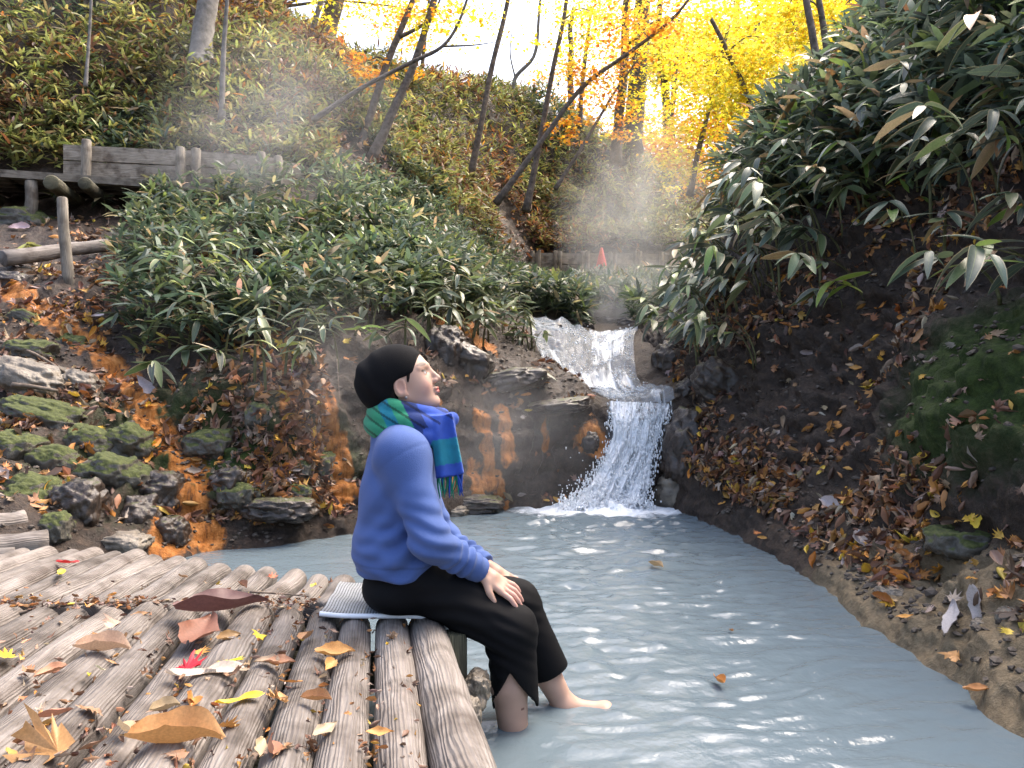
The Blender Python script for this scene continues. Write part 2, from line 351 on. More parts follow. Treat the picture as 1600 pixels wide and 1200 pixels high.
for tr, hw in streaks:
    hs = [hit(*p, 'LR') for p in tr]; pts = [h[0] for h in hs if h]
    if len(pts) > 1:
        og = np.maximum(og, np.clip(1.25-dist_poly(SL, pts)/hw/1.4+.5*fbm(SL*np.array((14, 14, 4.)), 3), 0, 1)); ogR = np.maximum(ogR, np.clip(1.25-dist_poly(SR, pts)/hw/1.4+.5*fbm(SR*np.array((14, 14, 4.)), 3), 0, 1))
nz = fbm(SL*2.2+5, 3)
mossL = np.clip(0.75+0.6*nz, 0, 1)*np.clip(1-np.abs(vv-2.0)/1.9, 0, 1)*np.clip(1.1-np.abs(uu-3.6)/2.6, 0, 1)+0.35*(vv > 5)
sandL = np.zeros_like(nz)
nzr = fbm(SR*1.6+2, 3)
mossR = np.clip(np.exp(-(((SR-np.array((2.3, 3.6, -.05)))/np.array((.6, .95, .55)))**2).sum(-1))*1.35+0.12*nzr, 0, 1)
sandR = np.clip(1.5-(SR[..., 2]+1.0)/(0.28+.24*np.clip((3.4-SR[..., 1])/.8, 0, 1)), 0, 1)*np.clip((4.6-SR[..., 1])/1.0, 0, 1)
def add_terrain(name, S, at):
    me = mk_mesh(name, S.reshape(-1, 3), grid_faces(*S.shape[:2]), M_EARTH, attrs={k: v.ravel() for k, v in at.items()})
    return ob(name, me, kind='structure')
add_terrain('hillside', SL, {'wet': cliff, 'moss': mossL, 'sand': sandL, 'orange': og})
add_terrain('right_bank', SR, {'wet': np.zeros(SR.shape[:2]), 'moss': mossR, 'sand': sandR, 'orange': ogR})
gm = mk_mesh('ground', [(-600, -600, -3), (600, -600, -3), (600, 600, -3), (-600, 600, -3)], [(0, 1, 2, 3)], M_EARTH); ob('ground', gm, kind='structure')
far = np.array([[(x, y, z+2*math.sin(x*.2)) for x in np.linspace(-40, 70, 40)] for y, z in ((24, -3), (32, 2.5), (42, 6), (60, 9), (90, 10))])
far[..., 2] += fbm(far*.15, 3)*1.2; far[..., 0] += (far[..., 1]-24)*.1
ob('far_slope', mk_mesh('far_slope', far.reshape(-1, 3), grid_faces(*far.shape[:2]), M_EARTH), kind='structure')
# ------------------------------------------------------------------ water
def water_mat():
    m, n, l, b = new_mat('milky_water')
    at = n.new('ShaderNodeAttribute'); at.attribute_name = 'foam'; t = noise_n(n, l, 9, 7, rough=0.7)
    f = math_n(n, l, 'MULTIPLY', math_n(n, l, 'SUBTRACT', math_n(n, l, 'ADD', at.outputs['Fac'], math_n(n, l, 'MULTIPLY', t.outputs[0], 0.9)), 0.78), 3.0, True)
    l.new(mixc(n, l, f, (0.112, 0.146, 0.168), (0.80, 0.84, 0.88)), b.inputs['Base Color'])
    l.new(math_n(n, l, 'ADD', math_n(n, l, 'MULTIPLY', f, 0.4), 0.11), b.inputs['Roughness']); b.inputs['IOR'].default_value = 1.33
    t2 = noise_n(n, l, 34, 4, rough=0.5); bump(n, l, t2.outputs[0], b, 0.28, 0.012)
    return m
M_WATER = water_mat()
xs = np.arange(-4.2, 2.1, 0.0145); ys = np.concatenate([np.arange(0.2, 4.0, 0.0125), np.arange(4.0, 7.0, 0.02)])
X, Y = np.meshgrid(xs, ys, indexing='ij')
src = np.array((0.85, 6.4)); R_ = np.hypot(X-src[0], Y-src[1])
pq = np.stack([X*4.5, Y*11, np.zeros_like(X)], -1)
chop = fbm(pq+1.7*vnoise(np.stack([X*1.5, Y*1.5, X*0], -1))[..., None], 3)
pq2 = np.stack([X*13+Y*3, Y*27-X*4, np.ones_like(X)], -1)
amp = 0.0075+0.022*np.exp(-R_/0.7)+0.005*np.exp(-R_/3)
calm = np.clip((X+0.9)/1.2, 0.25, 1)*np.clip((1.75-X)/0.7, 0.35, 1)
Z = ZW+amp*calm*(chop+0.42*vnoise(pq2)+0.35*np.sin(R_*26+3*chop))
foam = np.clip(1.25-np.hypot((X-.72)/.62, (Y-6.42)/.34)*0.8, 0, 1)+0.20*np.exp(-R_/1.3)
ob('pool_water', mk_mesh('pool_water', np.stack([X, Y, Z], -1).reshape(-1, 3), grid_faces(*X.shape), M_WATER, attrs={'foam': foam.ravel()}), kind='structure')
def fall_mat(name, lo, gain, fl=.10):
    m, n, l, b = new_mat(name); uv = n.new('ShaderNodeUVMap'); mp = n.new('ShaderNodeMapping'); mp.inputs['Scale'].default_value = (20, 5, 1); l.new(uv.outputs[0], mp.inputs[0])
    t = noise_n(n, l, 1.0, 9, vec=mp.outputs[0], rough=0.65, dist=0.5); at = n.new('ShaderNodeAttribute'); at.attribute_name = 'foam'
    f = math_n(n, l, 'MULTIPLY', math_n(n, l, 'SUBTRACT', math_n(n, l, 'ADD', t.outputs[0], at.outputs['Fac']), lo), gain, True)
    l.new(mixc(n, l, f, (0.5, 0.57, 0.64), (0.9, 0.92, 0.95)), b.inputs['Base Color']); b.inputs['Roughness'].default_value = 0.25; b.inputs['IOR'].default_value = 1.33
    l.new(math_n(n, l, 'ADD', math_n(n, l, 'MULTIPLY', f, 0.96-fl), fl, True), b.inputs['Alpha']); bump(n, l, t.outputs[0], b, 0.5, 0.02)
    return m
M_FALLW = fall_mat('falling_water', 0.44, 3.2); M_CASC = fall_mat('cascade_water', 0.70, 3.0, .26)
def sheet(name, left, right, n_u, n_v, mat, amp, fo, lift=(0, -0.03, 0.02), bow=0.0, snap=False):
    A, B = cat_rom(np.array([P(*p) for p in left]), n_v), cat_rom(np.array([P(*p) for p in right]), n_v)
    u = np.linspace(0, 1, n_u)[:, None, None]; S = A[None]*(1-u)+B[None]*u
    if snap:
        for i in range(n_u):
            for j in range(n_v):
                r = BL.ray_cast(Vector((S[i, j, 0], S[i, j, 1], 4)), Vector((0, 0, -1)))
                if r[0] is not None: S[i, j, 2] = r[0][2]+0.012
    U = np.broadcast_to(u[..., 0], S.shape[:2]); Vv = np.broadcast_to(np.linspace(0, 1, n_v)[None], S.shape[:2])
    st = fbm(np.stack([U*22, Vv*2.5, U*0], -1), 4)+0.6*fbm(np.stack([U*60, Vv*9, U*0+4], -1), 3)+1.3*Vv*fbm(np.stack([U*18, Vv*22, U*0+9], -1), 3)
    S = S+np.array((0.15, -1.0, 0.35))*(amp*st*(0.3+Vv))[..., None]+np.array(lift)
    S[..., 1] -= bow*np.sin(np.pi*U)
    if snap: S[..., 2] += .035*np.abs(np.sin(Vv*23+3*vnoise(np.stack([U*5, Vv*4, U*0], -1))))+.02*fbm(np.stack([U*14, Vv*16, U*0], -1), 3)
    me = mk_mesh(name, S.reshape(-1, 3), grid_faces(n_u, n_v), mat, uv=np.stack([U, Vv], -1).reshape(-1, 2), attrs={'foam': fo(U, Vv).ravel()})
    return me, S
me, SF = sheet('waterfall', [(946,630,6.85),(948,660,6.74),(945,700,6.66),(922,740,6.56),(893,778,6.45),(868,800,6.36)],
           [(1052,634,6.85),(1046,655,6.74),(1036,695,6.66),(1022,740,6.56),(1014,778,6.48),(1012,800,6.42)], 90, 60, M_FALLW, 0.030,
           lambda U, V: 0.26*V+0.08+0.12*np.exp(-((U-.25)/.25)**2)-.9*np.clip(1-np.minimum(U, 1-U)/.10+.5*fbm(np.stack([U*9, V*7, U*0], -1), 2), 0, 1))
ob('waterfall', me, label='white lower waterfall pouring off the rock lip into the pool', cat='waterfall')
me, SCA = sheet('cascade', [(826,517,9.3),(828,545,8.7),(838,577,8.05),(856,606,7.5),(935,622,7.1),(946,631,6.83)], [(1000,517,9.45),(992,545,8.9),(990,575,8.2),(1000,600,7.65),(1040,620,7.2),(1053,635,6.83)], 60, 80, M_CASC, 0.012,
           lambda U, V: 0.24*np.exp(-((U-.75)/.2)**2)*np.clip(1.3-V, 0, 1)+0.14*np.exp(-((V-.6)/.1)**2)+0.07+.15*fbm(np.stack([U*7, V*9, U*0], -1), 3)-.5*np.clip(1-np.minimum(U, 1-U)/.10, 0, 1), lift=(0, -.02, .035), snap=True)
ob('upper_cascade', me, label='thin sheet of water sliding down the sloping rock above the waterfall', cat='cascade')
mb = MB()                                # foam lumps and flying drops where the fall lands
def ico(sub=1):
    t = (1+5**.5)/2; V = np.array([(-1,t,0),(1,t,0),(-1,-t,0),(1,-t,0),(0,-1,t),(0,1,t),(0,-1,-t),(0,1,-t),(t,0,-1),(t,0,1),(-t,0,-1),(-t,0,1)], float)
    F = [(0,11,5),(0,5,1),(0,1,7),(0,7,10),(0,10,11),(1,5,9),(5,11,4),(11,10,2),(10,7,6),(7,1,8),(3,9,4),(3,4,2),(3,2,6),(3,6,8),(3,8,9),(4,9,5),(2,4,11),(6,2,10),(8,6,7),(9,8,1)]
    V /= np.linalg.norm(V[0])
    for _ in range(sub):
        V = list(map(tuple, V)); cache = {}; nf = []
        def mid(a, b):
            k = (min(a, b), max(a, b))
            if k not in cache:
                p = np.array(V[a])+np.array(V[b]); V.append(tuple(p/np.linalg.norm(p))); cache[k] = len(V)-1
            return cache[k]
        for a, b, c in F:
            x, y, z = mid(a, b), mid(b, c), mid(c, a); nf += [(a, x, z), (b, y, x), (c, z, y), (x, y, z)]
        F = nf; V = np.array(V)
    return np.array(V), np.array(F)
I0, I1, I3 = ico(0), ico(1), ico(4)
for k in range(420):
    a = RNG.random(); c = P(872+150*a, 798-abs(RNG.normal())*(16 if k % 3 else 45), 6.38+RNG.normal()*.07); s = RNG.uniform(.004, .012) if k % 3 else RNG.uniform(.003, .007)
    mb.add(I0[0]*s*np.array((1, 1, RNG.uniform(.7, 1.5)))+c, T=I0[1])
for k in range(3000):                    # broken water on the face of the fall
    i, j = RNG.integers(90), min(59, int(59*RNG.random()**.6)); c = SF[i, j]+RNG.normal(0, 1, 3)*np.array((.02, .02, .012))*(.4+j/40)+np.array((0, -.012, 0)); s = RNG.uniform(.003, .0085)
    mb.add(I0[0]*s*np.array((.8, .8, RNG.uniform(1.0, 3.2)))+c, T=I0[1])
for k in range(450):                    # broken water on the upper cascade
    i, j = RNG.integers(18, 58), RNG.integers(4, 60); c = SCA[i, j]+RNG.normal(0, 1, 3)*np.array((.02, .02, .01))+np.array((0, -.01, .015)); s = RNG.uniform(.004, .010)
    mb.add(I0[0]*s*np.array((1, 1, RNG.uniform(.6, 1.4)))+c, T=I0[1])
M_FOAM = simple('foam', (0.72, 0.76, 0.8), (0.88, 0.9, 0.93), 30, 0.4, 0)
ob('water_spray', mb.mesh('water_spray', M_FOAM), kind='stuff', label='white spray and foam drops at the foot of the waterfall')
gx, gy = np.meshgrid(np.linspace(0.2, 1.25, 130), np.linspace(6.12, 6.62, 70), indexing='ij')
e_ = np.clip(1.0-np.hypot((gx-.72)/.50, (gy-6.48)/.30), 0, 1)
gz = ZW-0.012+e_**.7*0.05*(1.0+0.9*fbm(np.stack([gx*14, gy*14, gx*0], -1), 4))+0.05*e_*e_
ob('churned_foam', mk_mesh('churned_foam', np.stack([gx, gy, gz], -1).reshape(-1, 3), grid_faces(*gx.shape), M_FOAM), kind='stuff', label='churned white foam spreading where the waterfall hits the pool')
# ------------------------------------------------------------------ leaf shapes
def sasa_leaf(name, droop, fold, w=0.2, curl=0.0):
    t = np.array([0, .08, .22, .42, .62, .82, .94, 1.0]); hw = w/2*np.array([.12, .55, .92, 1.0, .9, .58, .25, .02])
    V = []; uv = []
    for k in range(8):
        for s in (-1, 0, 1):
            V.append((t[k], s*hw[k], -droop*t[k]**2+abs(s)*hw[k]*fold+curl*s*hw[k]*t[k])); uv.append((t[k], s))
    return mk_mesh(name, V, grid_faces(8, 3), M_SASA, uv=uv)
SASA = [sasa_leaf('dwarf_bamboo_leaf_a', .15, .25, .23), sasa_leaf('dwarf_bamboo_leaf_b', .30, .35, .26, .3), sasa_leaf('dwarf_bamboo_leaf_c', .06, .15, .21, -.3), sasa_leaf('dwarf_bamboo_leaf_d', .42, .4, .24)]
SL_V = np.array([(0, 0, 0), (.3, -.1, .03), (.3, .1, .03), (.7, -.085, -.03), (.7, .085, -.03), (1, 0, -.16)]); SL_Q = np.array([(1, 3, 4, 2)]); SL_T = np.array([(0, 1, 2), (3, 5, 4)])
def maple_shape(lobes=5, deep=0.34, curl=0.2, seed=0, el=1.0, fine=True):
    r = np.random.default_rng(seed); out = []
    for k in range(lobes):                                    # lobes fan out from the stalk, the middle one longest
        a0 = (k-(lobes-1)/2)*(2.25/lobes*1.15); Rl = .58*(1-.13*abs(k-(lobes-1)/2))*r.uniform(.9, 1.08); h = 2.25/lobes*.58
        if fine: out += [(a0-h, deep*.62), (a0-h*.55, Rl*.66), (a0-h*.30, Rl*.70), (a0, Rl), (a0+h*.30, Rl*.72), (a0+h*.58, Rl*.64)]
        else: out += [(a0-h, deep*.6), (a0-h*.45, Rl*.68), (a0, Rl), (a0+h*.45, Rl*.66)]
    out += [(a0+h, deep*.62), (2.75, .20), (math.pi, .07), (-2.75, .20)]
    V = [(0, 0, 0)]; b = r.uniform(0, 6.28); fx, fy = math.cos(b), math.sin(b)
    for a, R in out:
        R *= r.uniform(.92, 1.08); x, y = R*math.cos(a)*el, R*math.sin(a); t = x*fx+y*fy; V.append((x, y, curl*(2.2*t*t+.5*(y*fx-x*fy)*R)+curl*.22*r.normal()*R))
    n = len(out); return np.array(V), np.array([(0, k, k % n+1) for k in range(1, n+1)])
def oval_shape(w=0.45, curl=0.3, seed=0, wav=0.04, nu=15, nv=9):
    r = np.random.default_rng(seed); t = np.linspace(0, 1, nu); S = np.linspace(-1, 1, nv); V = []; ph = r.uniform(0, 6, 4)
    for k in range(nu):
        hw = w/2*math.sin(math.pi*min(1, t[k]*.95+.035))**.8*(1-.18*t[k])
        for s in S:
            edge = 1+(.10*math.sin(t[k]*21+ph[0]+s)+.07*r.normal())*(abs(s) > .9)
            z = curl*(s*s*hw*1.15)+curl*.55*(t[k]-.5)**2+wav*(math.sin(t[k]*9+ph[1]+2*s)+.7*math.sin(s*4+ph[2]+t[k]*5))*.6*abs(s)-.012*(abs(s) < .1)+curl*.9*max(0, t[k]-.72)**2*4*math.sin(ph[3])
            V.append((t[k]-.5+.03*math.sin(s*2+ph[1]), s*hw*edge, z))
    return np.array(V), grid_faces(nu, nv)
MAPLE = [mk_mesh('maple_leaf_%s' % 'abc'[k], *maple_shape((5, 5, 7)[k], (.42, .5, .36)[k], (.5, 1.0, .28)[k], k), M_FALL) for k in range(3)]
OVAL = [mk_mesh('oval_leaf_%s' % 'abcd'[k], *oval_shape((.42, .5, .36, .55)[k], (.4, 1.1, .25, .65)[k], k, .05), M_FALL) for k in range(4)]
def pick(pal, n=None, j=0.18):
    k = RNG.choice(len(pal), n, p=np.array([p[1] for p in pal])/sum(p[1] for p in pal)); c = np.array([p[0] for p in pal], float)[k]
    return np.clip(c*(1+RNG.normal(0, j, c.shape[:-1]+(1,)))*(1+RNG.normal(0, .06, c.shape)), 0.004, .9)
PAL_SASA_R = [((.088, .12, .09), 4), ((.125, .16, .115), 4), ((.17, .215, .10), 2.4), ((.2, .28, .07), .9), ((.36, .26, .14), .8), ((.22, .13, .06), .4)]
PAL_SASA_L = [((.07, .10, .068), 4), ((.10, .135, .08), 4), ((.14, .18, .07), 2), ((.22, .26, .08), .7), ((.42, .33, .19), .8)]
PAL_HILL = [((.30, .31, .09), 3.4), ((.20, .22, .075), 3), ((.11, .14, .06), 1.6), ((.42, .40, .13), 2), ((.27, .19, .10), 1.6), ((.13, .07, .04), 1.3), ((.45, .18, .04), .25)]
PAL_LITTER = [((.24, .11, .05), 3), ((.15, .075, .045), 3), ((.35, .16, .05), 2), ((.30, .20, .13), 2), ((.48, .24, .05), .8), ((.09, .05, .035), 2), ((.38, .30, .24), .7), ((.55, .36, .05), .35)]
PAL_BRIGHT = [((.55, .25, .04), 3), ((.58, .36, .04), 2), ((.42, .15, .03), 3), ((.30, .14, .06), 3), ((.38, .25, .15), 2), ((.33, .26, .22), 1)]
def leaf_cloud(name, pos, dirs, ups, lens, cols, mat, tv=SL_V, tq=SL_Q, tt=SL_T):
    n = len(pos); x = dirs/np.linalg.norm(dirs, axis=1)[:, None]; y = np.cross(ups, x); y /= np.linalg.norm(y, axis=1)[:, None]+1e-9; z = np.cross(x, y)
    V = pos[:, None]+lens[:, None, None]*(x[:, None]*tv[None, :, 0:1]+y[:, None]*tv[None, :, 1:2]+z[:, None]*tv[None, :, 2:3])
    m = len(tv); off = (np.arange(n)*m)[:, None, None]; F = []
    if len(tq): F.append((tq[None]+off).reshape(-1, tq.shape[1]))
    if len(tt): F.append((tt[None]+off).reshape(-1, 3))
    return mk_mesh(name, V.reshape(-1, 3), F, mat, col=np.repeat(cols, m, axis=0))
def sample(S, N, u0, u1, v0, v1, n, nu, nv):
    i = RNG.uniform(u0, u1, n)/nu*(S.shape[0]-1); j = RNG.uniform(v0, v1, n)/nv*(S.shape[1]-1)
    i = np.clip(i, 0, S.shape[0]-1.01); j = np.clip(j, 0, S.shape[1]-1.01); a, b = i.astype(int), j.astype(int); f, g = (i-a)[:, None], (j-b)[:, None]
    p = S[a, b]*(1-f)*(1-g)+S[a+1, b]*f*(1-g)+S[a, b+1]*(1-f)*g+S[a+1, b+1]*f*g
    return p, N[a, b]
NL = grid_normals(SL); NL = np.where((NL[..., 2:] < -0.2), -NL, NL); NR = grid_normals(SR); NR = np.where(NR[..., 2:] < 0, -NR, NR)
def project(p): return 800+FPX*p[..., 0]/p[..., 1], 600-FPX*p[..., 2]/p[..., 1]
def in_poly(px, py, poly):
    px = np.asarray(px); py = np.asarray(py); r = np.zeros(px.shape, bool); n = len(poly)
    for k in range(n):
        (x1, y1), (x2, y2) = poly[k], poly[(k+1) % n]
        r ^= ((y1 > py) != (y2 > py)) & (px < (x2-x1)*(py-y1)/(y2-y1+1e-9)+x1)
    return r
def whorls(pos, nrm, hgt, nl, ln, pal, name, label, lean=None, patch=1.2, mat=M_MASS):
    n = len(pos); c = pos+np.array((0, 0, 1.0))*hgt[:, None]*.8+nrm*hgt[:, None]*.35
    if lean is not None: c = c+lean
    P_ = np.repeat(c, nl, axis=0); m = n*nl; az = RNG.uniform(0, 2*np.pi, m); el = RNG.normal(.1, .45, m)
    d = np.stack([np.cos(az)*np.cos(el), np.sin(az)*np.cos(el), np.sin(el)], 1)+np.repeat(nrm, nl, axis=0)*.35
    up = np.stack([RNG.normal(0, .35, m), RNG.normal(0, .35, m), np.ones(m)], 1)
    cols = pick(pal, m)
    if pal is PAL_HILL:
        f_ = fbm(P_*.55+11, 3)+RNG.normal(0, .22, m); cols = np.where((f_ > .5)[:, None], pick(PAL_SASA_L, m), np.where((f_ < -.62)[:, None], pick(PAL_LITTER, m), cols))
    br = 1+.35*fbm(P_*patch, 2); cols = cols*np.clip(br, .5, 1.7)[:, None]
    me = leaf_cloud(name, P_+RNG.normal(0, .02, (m, 3)), d, up, RNG.uniform(.65, 1.25, m)*ln, cols, mat)
    return ob(name, me, kind='stuff', label=label)
# ------------------------------------------------------------------ undergrowth masses (nobody could count them)
p, nn = sample(SL, NL, .5, 9.9, 5.75, 9.0, 21000, 10, 10)
px, py = project(p); keep = (p[:, 1] > 9) & ~((px < 500) & (p[:, 1] < 10.35+px*.0012)) & ~((px > 770) & (p[:, 1] < 18.0)) & ((p[:, 1] > 13) | (px < 520)); p, nn = p[keep], nn[keep]
hh = RNG.uniform(.04, .34, len(p))+.55*np.clip(fbm(p*.75+3, 3)-.1, 0, 1)*RNG.random(len(p))
whorls(p, nn, hh, 5, .19, PAL_HILL, 'hillside_undergrowth', 'olive and tan dwarf bamboo covering the hillside behind the walkway')
p, nn = sample(SL, NL, 3.0, 9.6, 3.15, 5.7, 7000, 10, 10)
px, py = project(p); keep = ~((p[:, 1] < 10.5) & (px > 835)) & ~((px < 505) & (py < 312)) & ~((px > 780) & (py > 495)) & ~((px > 740) & (p[:, 1] > 16.2)) & (fbm(p*1.6, 2)+RNG.normal(0, .3, len(p)) > -.25); p, nn = p[keep], nn[keep]
whorls(p, nn, RNG.uniform(.05, .4, len(p)), 6, .17, PAL_SASA_L, 'dwarf_bamboo_thicket', 'dense green dwarf bamboo thicket below the walkway', patch=.8)
p, nn = sample(SL, NL, 6.9, 9.7, 4.05, 5.3, 3400, 10, 10)
px, py = project(p); keep = ~((np.abs(px-950) < 22+(py-490)*.8) & (py > 494)) & (p[:, 1] < 16.0) & (p[:, 1] > 9.4); p, nn = p[keep], nn[keep]
whorls(p, nn, RNG.uniform(.05, .38, len(p)), 6, .2, PAL_SASA_L, 'stream_side_thicket', 'grey-green dwarf bamboo around the upper stream below the far walkway', patch=.8)
p, nn = sample(SR, NR, 2.2, 11, 4.9, 8, 5200, 11, 8)
whorls(p, nn, RNG.uniform(.1, .8, len(p)), 6, .21, PAL_SASA_R, 'bank_top_thicket', 'dark dwarf bamboo thicket filling the right bank behind the front plants', lean=np.array((-.1, -.05, 0)))
mbc = MB()                                # grit and stones lying on bare earth
for S_, N_, a in ((SR, NR, (1.4, 8.2, 1.2, 5.0, 4200, 11, 8)), (SL, NL, (.8, 7.6, 1.0, 3.6, 3600, 10, 10))):
    p, nn = sample(S_, N_, *a); px, py = project(p); ok = ~((px > 900) & (px < 1060) & (p[:, 1] > 6.3)) & (nn[:, 2] > .55)
    for q, n2 in zip(p[ok], nn[ok]):
        z = RNG.uniform(.006, .017)*(1+.6*(RNG.random() < .06)); mbc.add((I0[0]*(1+.3*RNG.normal(size=(12, 1))))*z*np.array((1.2, 1, .7))+q+n2*z*.2, T=I0[1])
ob('soil_grit', mbc.mesh('soil_grit', simple('grit', (.018, .014, .011), (.12, .095, .075), 6, .7, .4), smooth=False), kind='stuff', label='small dark stones and crumbs of earth on the bare banks')
LV, LT = maple_shape(5, .45, 1.1, 4, 1.0, False); OV, OQ = oval_shape(.42, 1.5, 3, .06, 5, 5)
def litter(name, label, p, nn, size, pal):
    half = RNG.random(len(p)) < .5; mb = []
    for part, (tv, tq, tt) in ((half, (LV, np.zeros((0, 4), int), LT)), (~half, (OV, OQ, np.zeros((0, 3), int)))):
        q, n2 = p[part], nn[part]; m = len(q); az = RNG.normal(size=(m, 3)); d = az-(az*n2).sum(1)[:, None]*n2; up = (n2+RNG.normal(0, .45, (m, 3)))*np.where(RNG.random(m) < .5, -1, 1)[:, None]
        mb.append(leaf_cloud(name, q+n2*RNG.uniform(.006, .03, m)[:, None], d, up, RNG.uniform(.5, 1.35, m)*size, pick(pal, m), M_LITTER, tv, tq, tt))
    A, B = mb; o = ob(name, A, kind='stuff', label=label); nA, nB = len(A.vertices), len(B.vertices)
    import bmesh; bm = bmesh.new(); bm.from_mesh(A); bm.from_mesh(B); bm.to_mesh(A); bm.free(); bpy.data.meshes.remove(B); return o
p, nn = sample(SR, NR, 1.6, 8, 1.55, 5.2, 26000, 11, 8)
dens = fbm(p*1.7+4, 3)+.8*np.clip(1-np.abs(p[:, 2]+.5)/.4, 0, 1)-1.2*np.exp(-(((p-np.array((2.2, 3.5, 0)))/np.array((.7, .8, .5)))**2).sum(1))
k_ = dens-1.2*np.clip((-.74-p[:, 2])/.1, 0, 1)*(p[:, 1] < 3.4)+RNG.normal(0, .45, len(p)) > .45; p, nn = p[k_], nn[k_]
litter('bank_leaf_litter', 'brown and orange leaf litter strewn over the right bank', p, nn, .075, PAL_LITTER)
p, nn = sample(SL, NL, .8, 4.6, 1.3, 5.2, 13000, 10, 10)
k_ = fbm(p*2.0+8, 3)+RNG.normal(0, .5, len(p)) > .42; p, nn = p[k_], nn[k_]
litter('slope_leaf_litter', 'brown and orange leaf litter between the mossy stones', p, nn, .085, PAL_LITTER)
p, nn = sample(SL, NL, 4.2, 9.2, 1.0, 3.6, 2500, 10, 10); k_ = (nn[:, 2] > .45) & (fbm(p*3, 2) > .1); k_ &= ~((project(p)[0] > 925) & (p[:, 1] > 6.3)); p, nn = p[k_], nn[k_]
litter('ledge_leaf_litter', 'fallen leaves caught on the wet ledges beside the waterfall', p, nn, .08, PAL_LITTER)
p, nn = sample(SL, NL, .5, 8.5, 5.8, 8.4, 5000, 10, 10); k_ = fbm(p*.8+2, 2) > .15; p, nn = p[k_], nn[k_]
litter('hill_leaf_litter', 'dry brown leaves lying among the hillside bamboo', p+nn*.12, nn, .13, PAL_LITTER)
# ------------------------------------------------------------------ dwarf bamboo plants, one by one
def stem_mesh():
    t = np.linspace(0, 1, 9); pts = np.stack([t**2.0, 0*t, np.sin(t*math.pi/2)], 1)
    V, Q, T, uv = tube(pts, np.linspace(.012, .006, 9), 5); return mk_mesh('bamboo_stem', V, [Q, np.array(T)], M_STEM, uv=uv)
STEM = stem_mesh()
def sasa_plant(base, tip, nl, ln, pal, label, group, side=.9, droop=.5, name='dwarf_bamboo'):
    e = empty(name, base, label, 'bamboo plant', group); cl = []
    d = tip-base; hd = np.array((d[0], d[1], 0.0)); h = np.linalg.norm(hd); R = np.eye(3); hx = hd/(h+1e-9)
    R[:, 0] = hx; R[:, 1] = np.cross((0, 0, 1), hx); R[:, 2] = (0, 0, 1)
    ob('stem', STEM, e, M=M4(R, (0, 0, 0), (h, 1.0, max(d[2], .05))))
    out = hx*.9+np.array((0, 0, -.1)); sd = np.cross(out, (0, 0, 1.0)); sd /= np.linalg.norm(sd)
    for k in range(nl):
        a = (k/(nl-1)-.5)*2*side*1.5+RNG.normal(0, .12); low = k % 3 == 2 and nl > 5
        q = out*math.cos(a)+sd*math.sin(a)+np.array((0, 0, RNG.normal(.15-droop, .28)))
        at = d*(1-.12*(k % 3)) if not low else np.array((hx[0]*h*.55, hx[1]*h*.55, d[2]*.80))
        up = np.array((0, 0, 1.0))+RNG.normal(0, .28, 3)-.25*out; R2 = rot_from(q, up)
        s = ln*RNG.uniform(.55, 1.2)
        o = ob('leaf', SASA[RNG.integers(4)], e, M=M4(R2, at, (s, s*RNG.uniform(.85, 1.2), s)))
        c = pick(pal); o.color = (*[float(v) for v in c], 1); cl.append(c)
    if group:                                                  # say what sets the plant apart from its neighbours
        tan = sum(c[0] > c[1]*1.15 for c in cl); lime = sum(c[1] > .2 and c[0] < c[1] for c in cl)
        tr = ('with %s withered tan leaves' % ('two' if tan == 2 else 'several') if tan > 1 else 'with one withered tan leaf' if tan else 'with bright lime leaves' if lime > 1 else 'all dark green' if lime == 0 else 'with a lime leaf')
        big = 'large-leaved ' if ln > (.225 if pal is PAL_SASA_R else .19) else ''
        e['label'] = big+label+', '+tr; e['group'] = group+', '+tr
    return e
POLY_R = [(978, 535), (1000, 470), (1060, 385), (1095, 310), (1150, 250), (1230, 180), (1290, 115), (1380, 45), (1440, -60), (1700, -60), (1700, 430), (1590, 410), (1480, 400), (1400, 420), (1340, 440), (1300, 400), (1270, 500), (1180, 520), (1090, 515)]
cnt = 0; tries = 0
while cnt < 165 and tries < 90000:
    tries += 1; low = cnt < 34
    b, n_ = sample(SR, NR, 2.3, 9.3, 3.9, 6.6, 1, 11, 8) if not low else sample(SR, NR, 5.6, 9, 2.9, 4.6, 1, 11, 8); b = b[0]; L = RNG.uniform(.45, 1.15)
    tip = b+np.array((-RNG.uniform(.25, .75)*L, -RNG.uniform(-.05, .55)*L, RNG.uniform(.2, .85)*L)); qx, qy = project(tip)
    if low and not in_poly(qx, qy, [(972, 540), (1000, 460), (1060, 375), (1110, 330), (1140, 420), (1120, 520), (1050, 530)]): continue
    if not in_poly(qx, qy, POLY_R) and not low or (1285 < qx < 1400 and 320 < qy < 440 and RNG.random() < .8): continue
    if qx > 1610 or qy < -40: continue
    near = tip[1] < 4.6
    zone = ('dwarf bamboo arching over the upper right edge', 'dwarf bamboo at the upper right edge') if qx > 1420 and qy < 240 else \
           ('dwarf bamboo over the dark hollow at far right', 'dwarf bamboo over the right hollow') if qx > 1300 else \
           ('dwarf bamboo drooping right beside the waterfall', 'dwarf bamboo beside the waterfall') if qx < 1120 and qy > 380 else \
           ('dwarf bamboo on the right skyline against yellow trees', 'dwarf bamboo on the right skyline') if qy < 300 and qx < 1300 else \
           ('dwarf bamboo overhanging the middle right bank', 'dwarf bamboo overhanging the right bank')
    sasa_plant(b, tip, int(RNG.integers(8, 12)), RNG.uniform(.19, .26), PAL_SASA_R, *zone, droop=.45); cnt += 1
POLY_L = [(345, 312), (480, 300), (560, 305), (640, 350), (730, 410), (800, 440), (860, 520), (850, 575), (780, 545), (700, 500), (640, 505), (560, 545), (480, 540), (380, 520), (300, 510), (210, 430), (230, 340)]
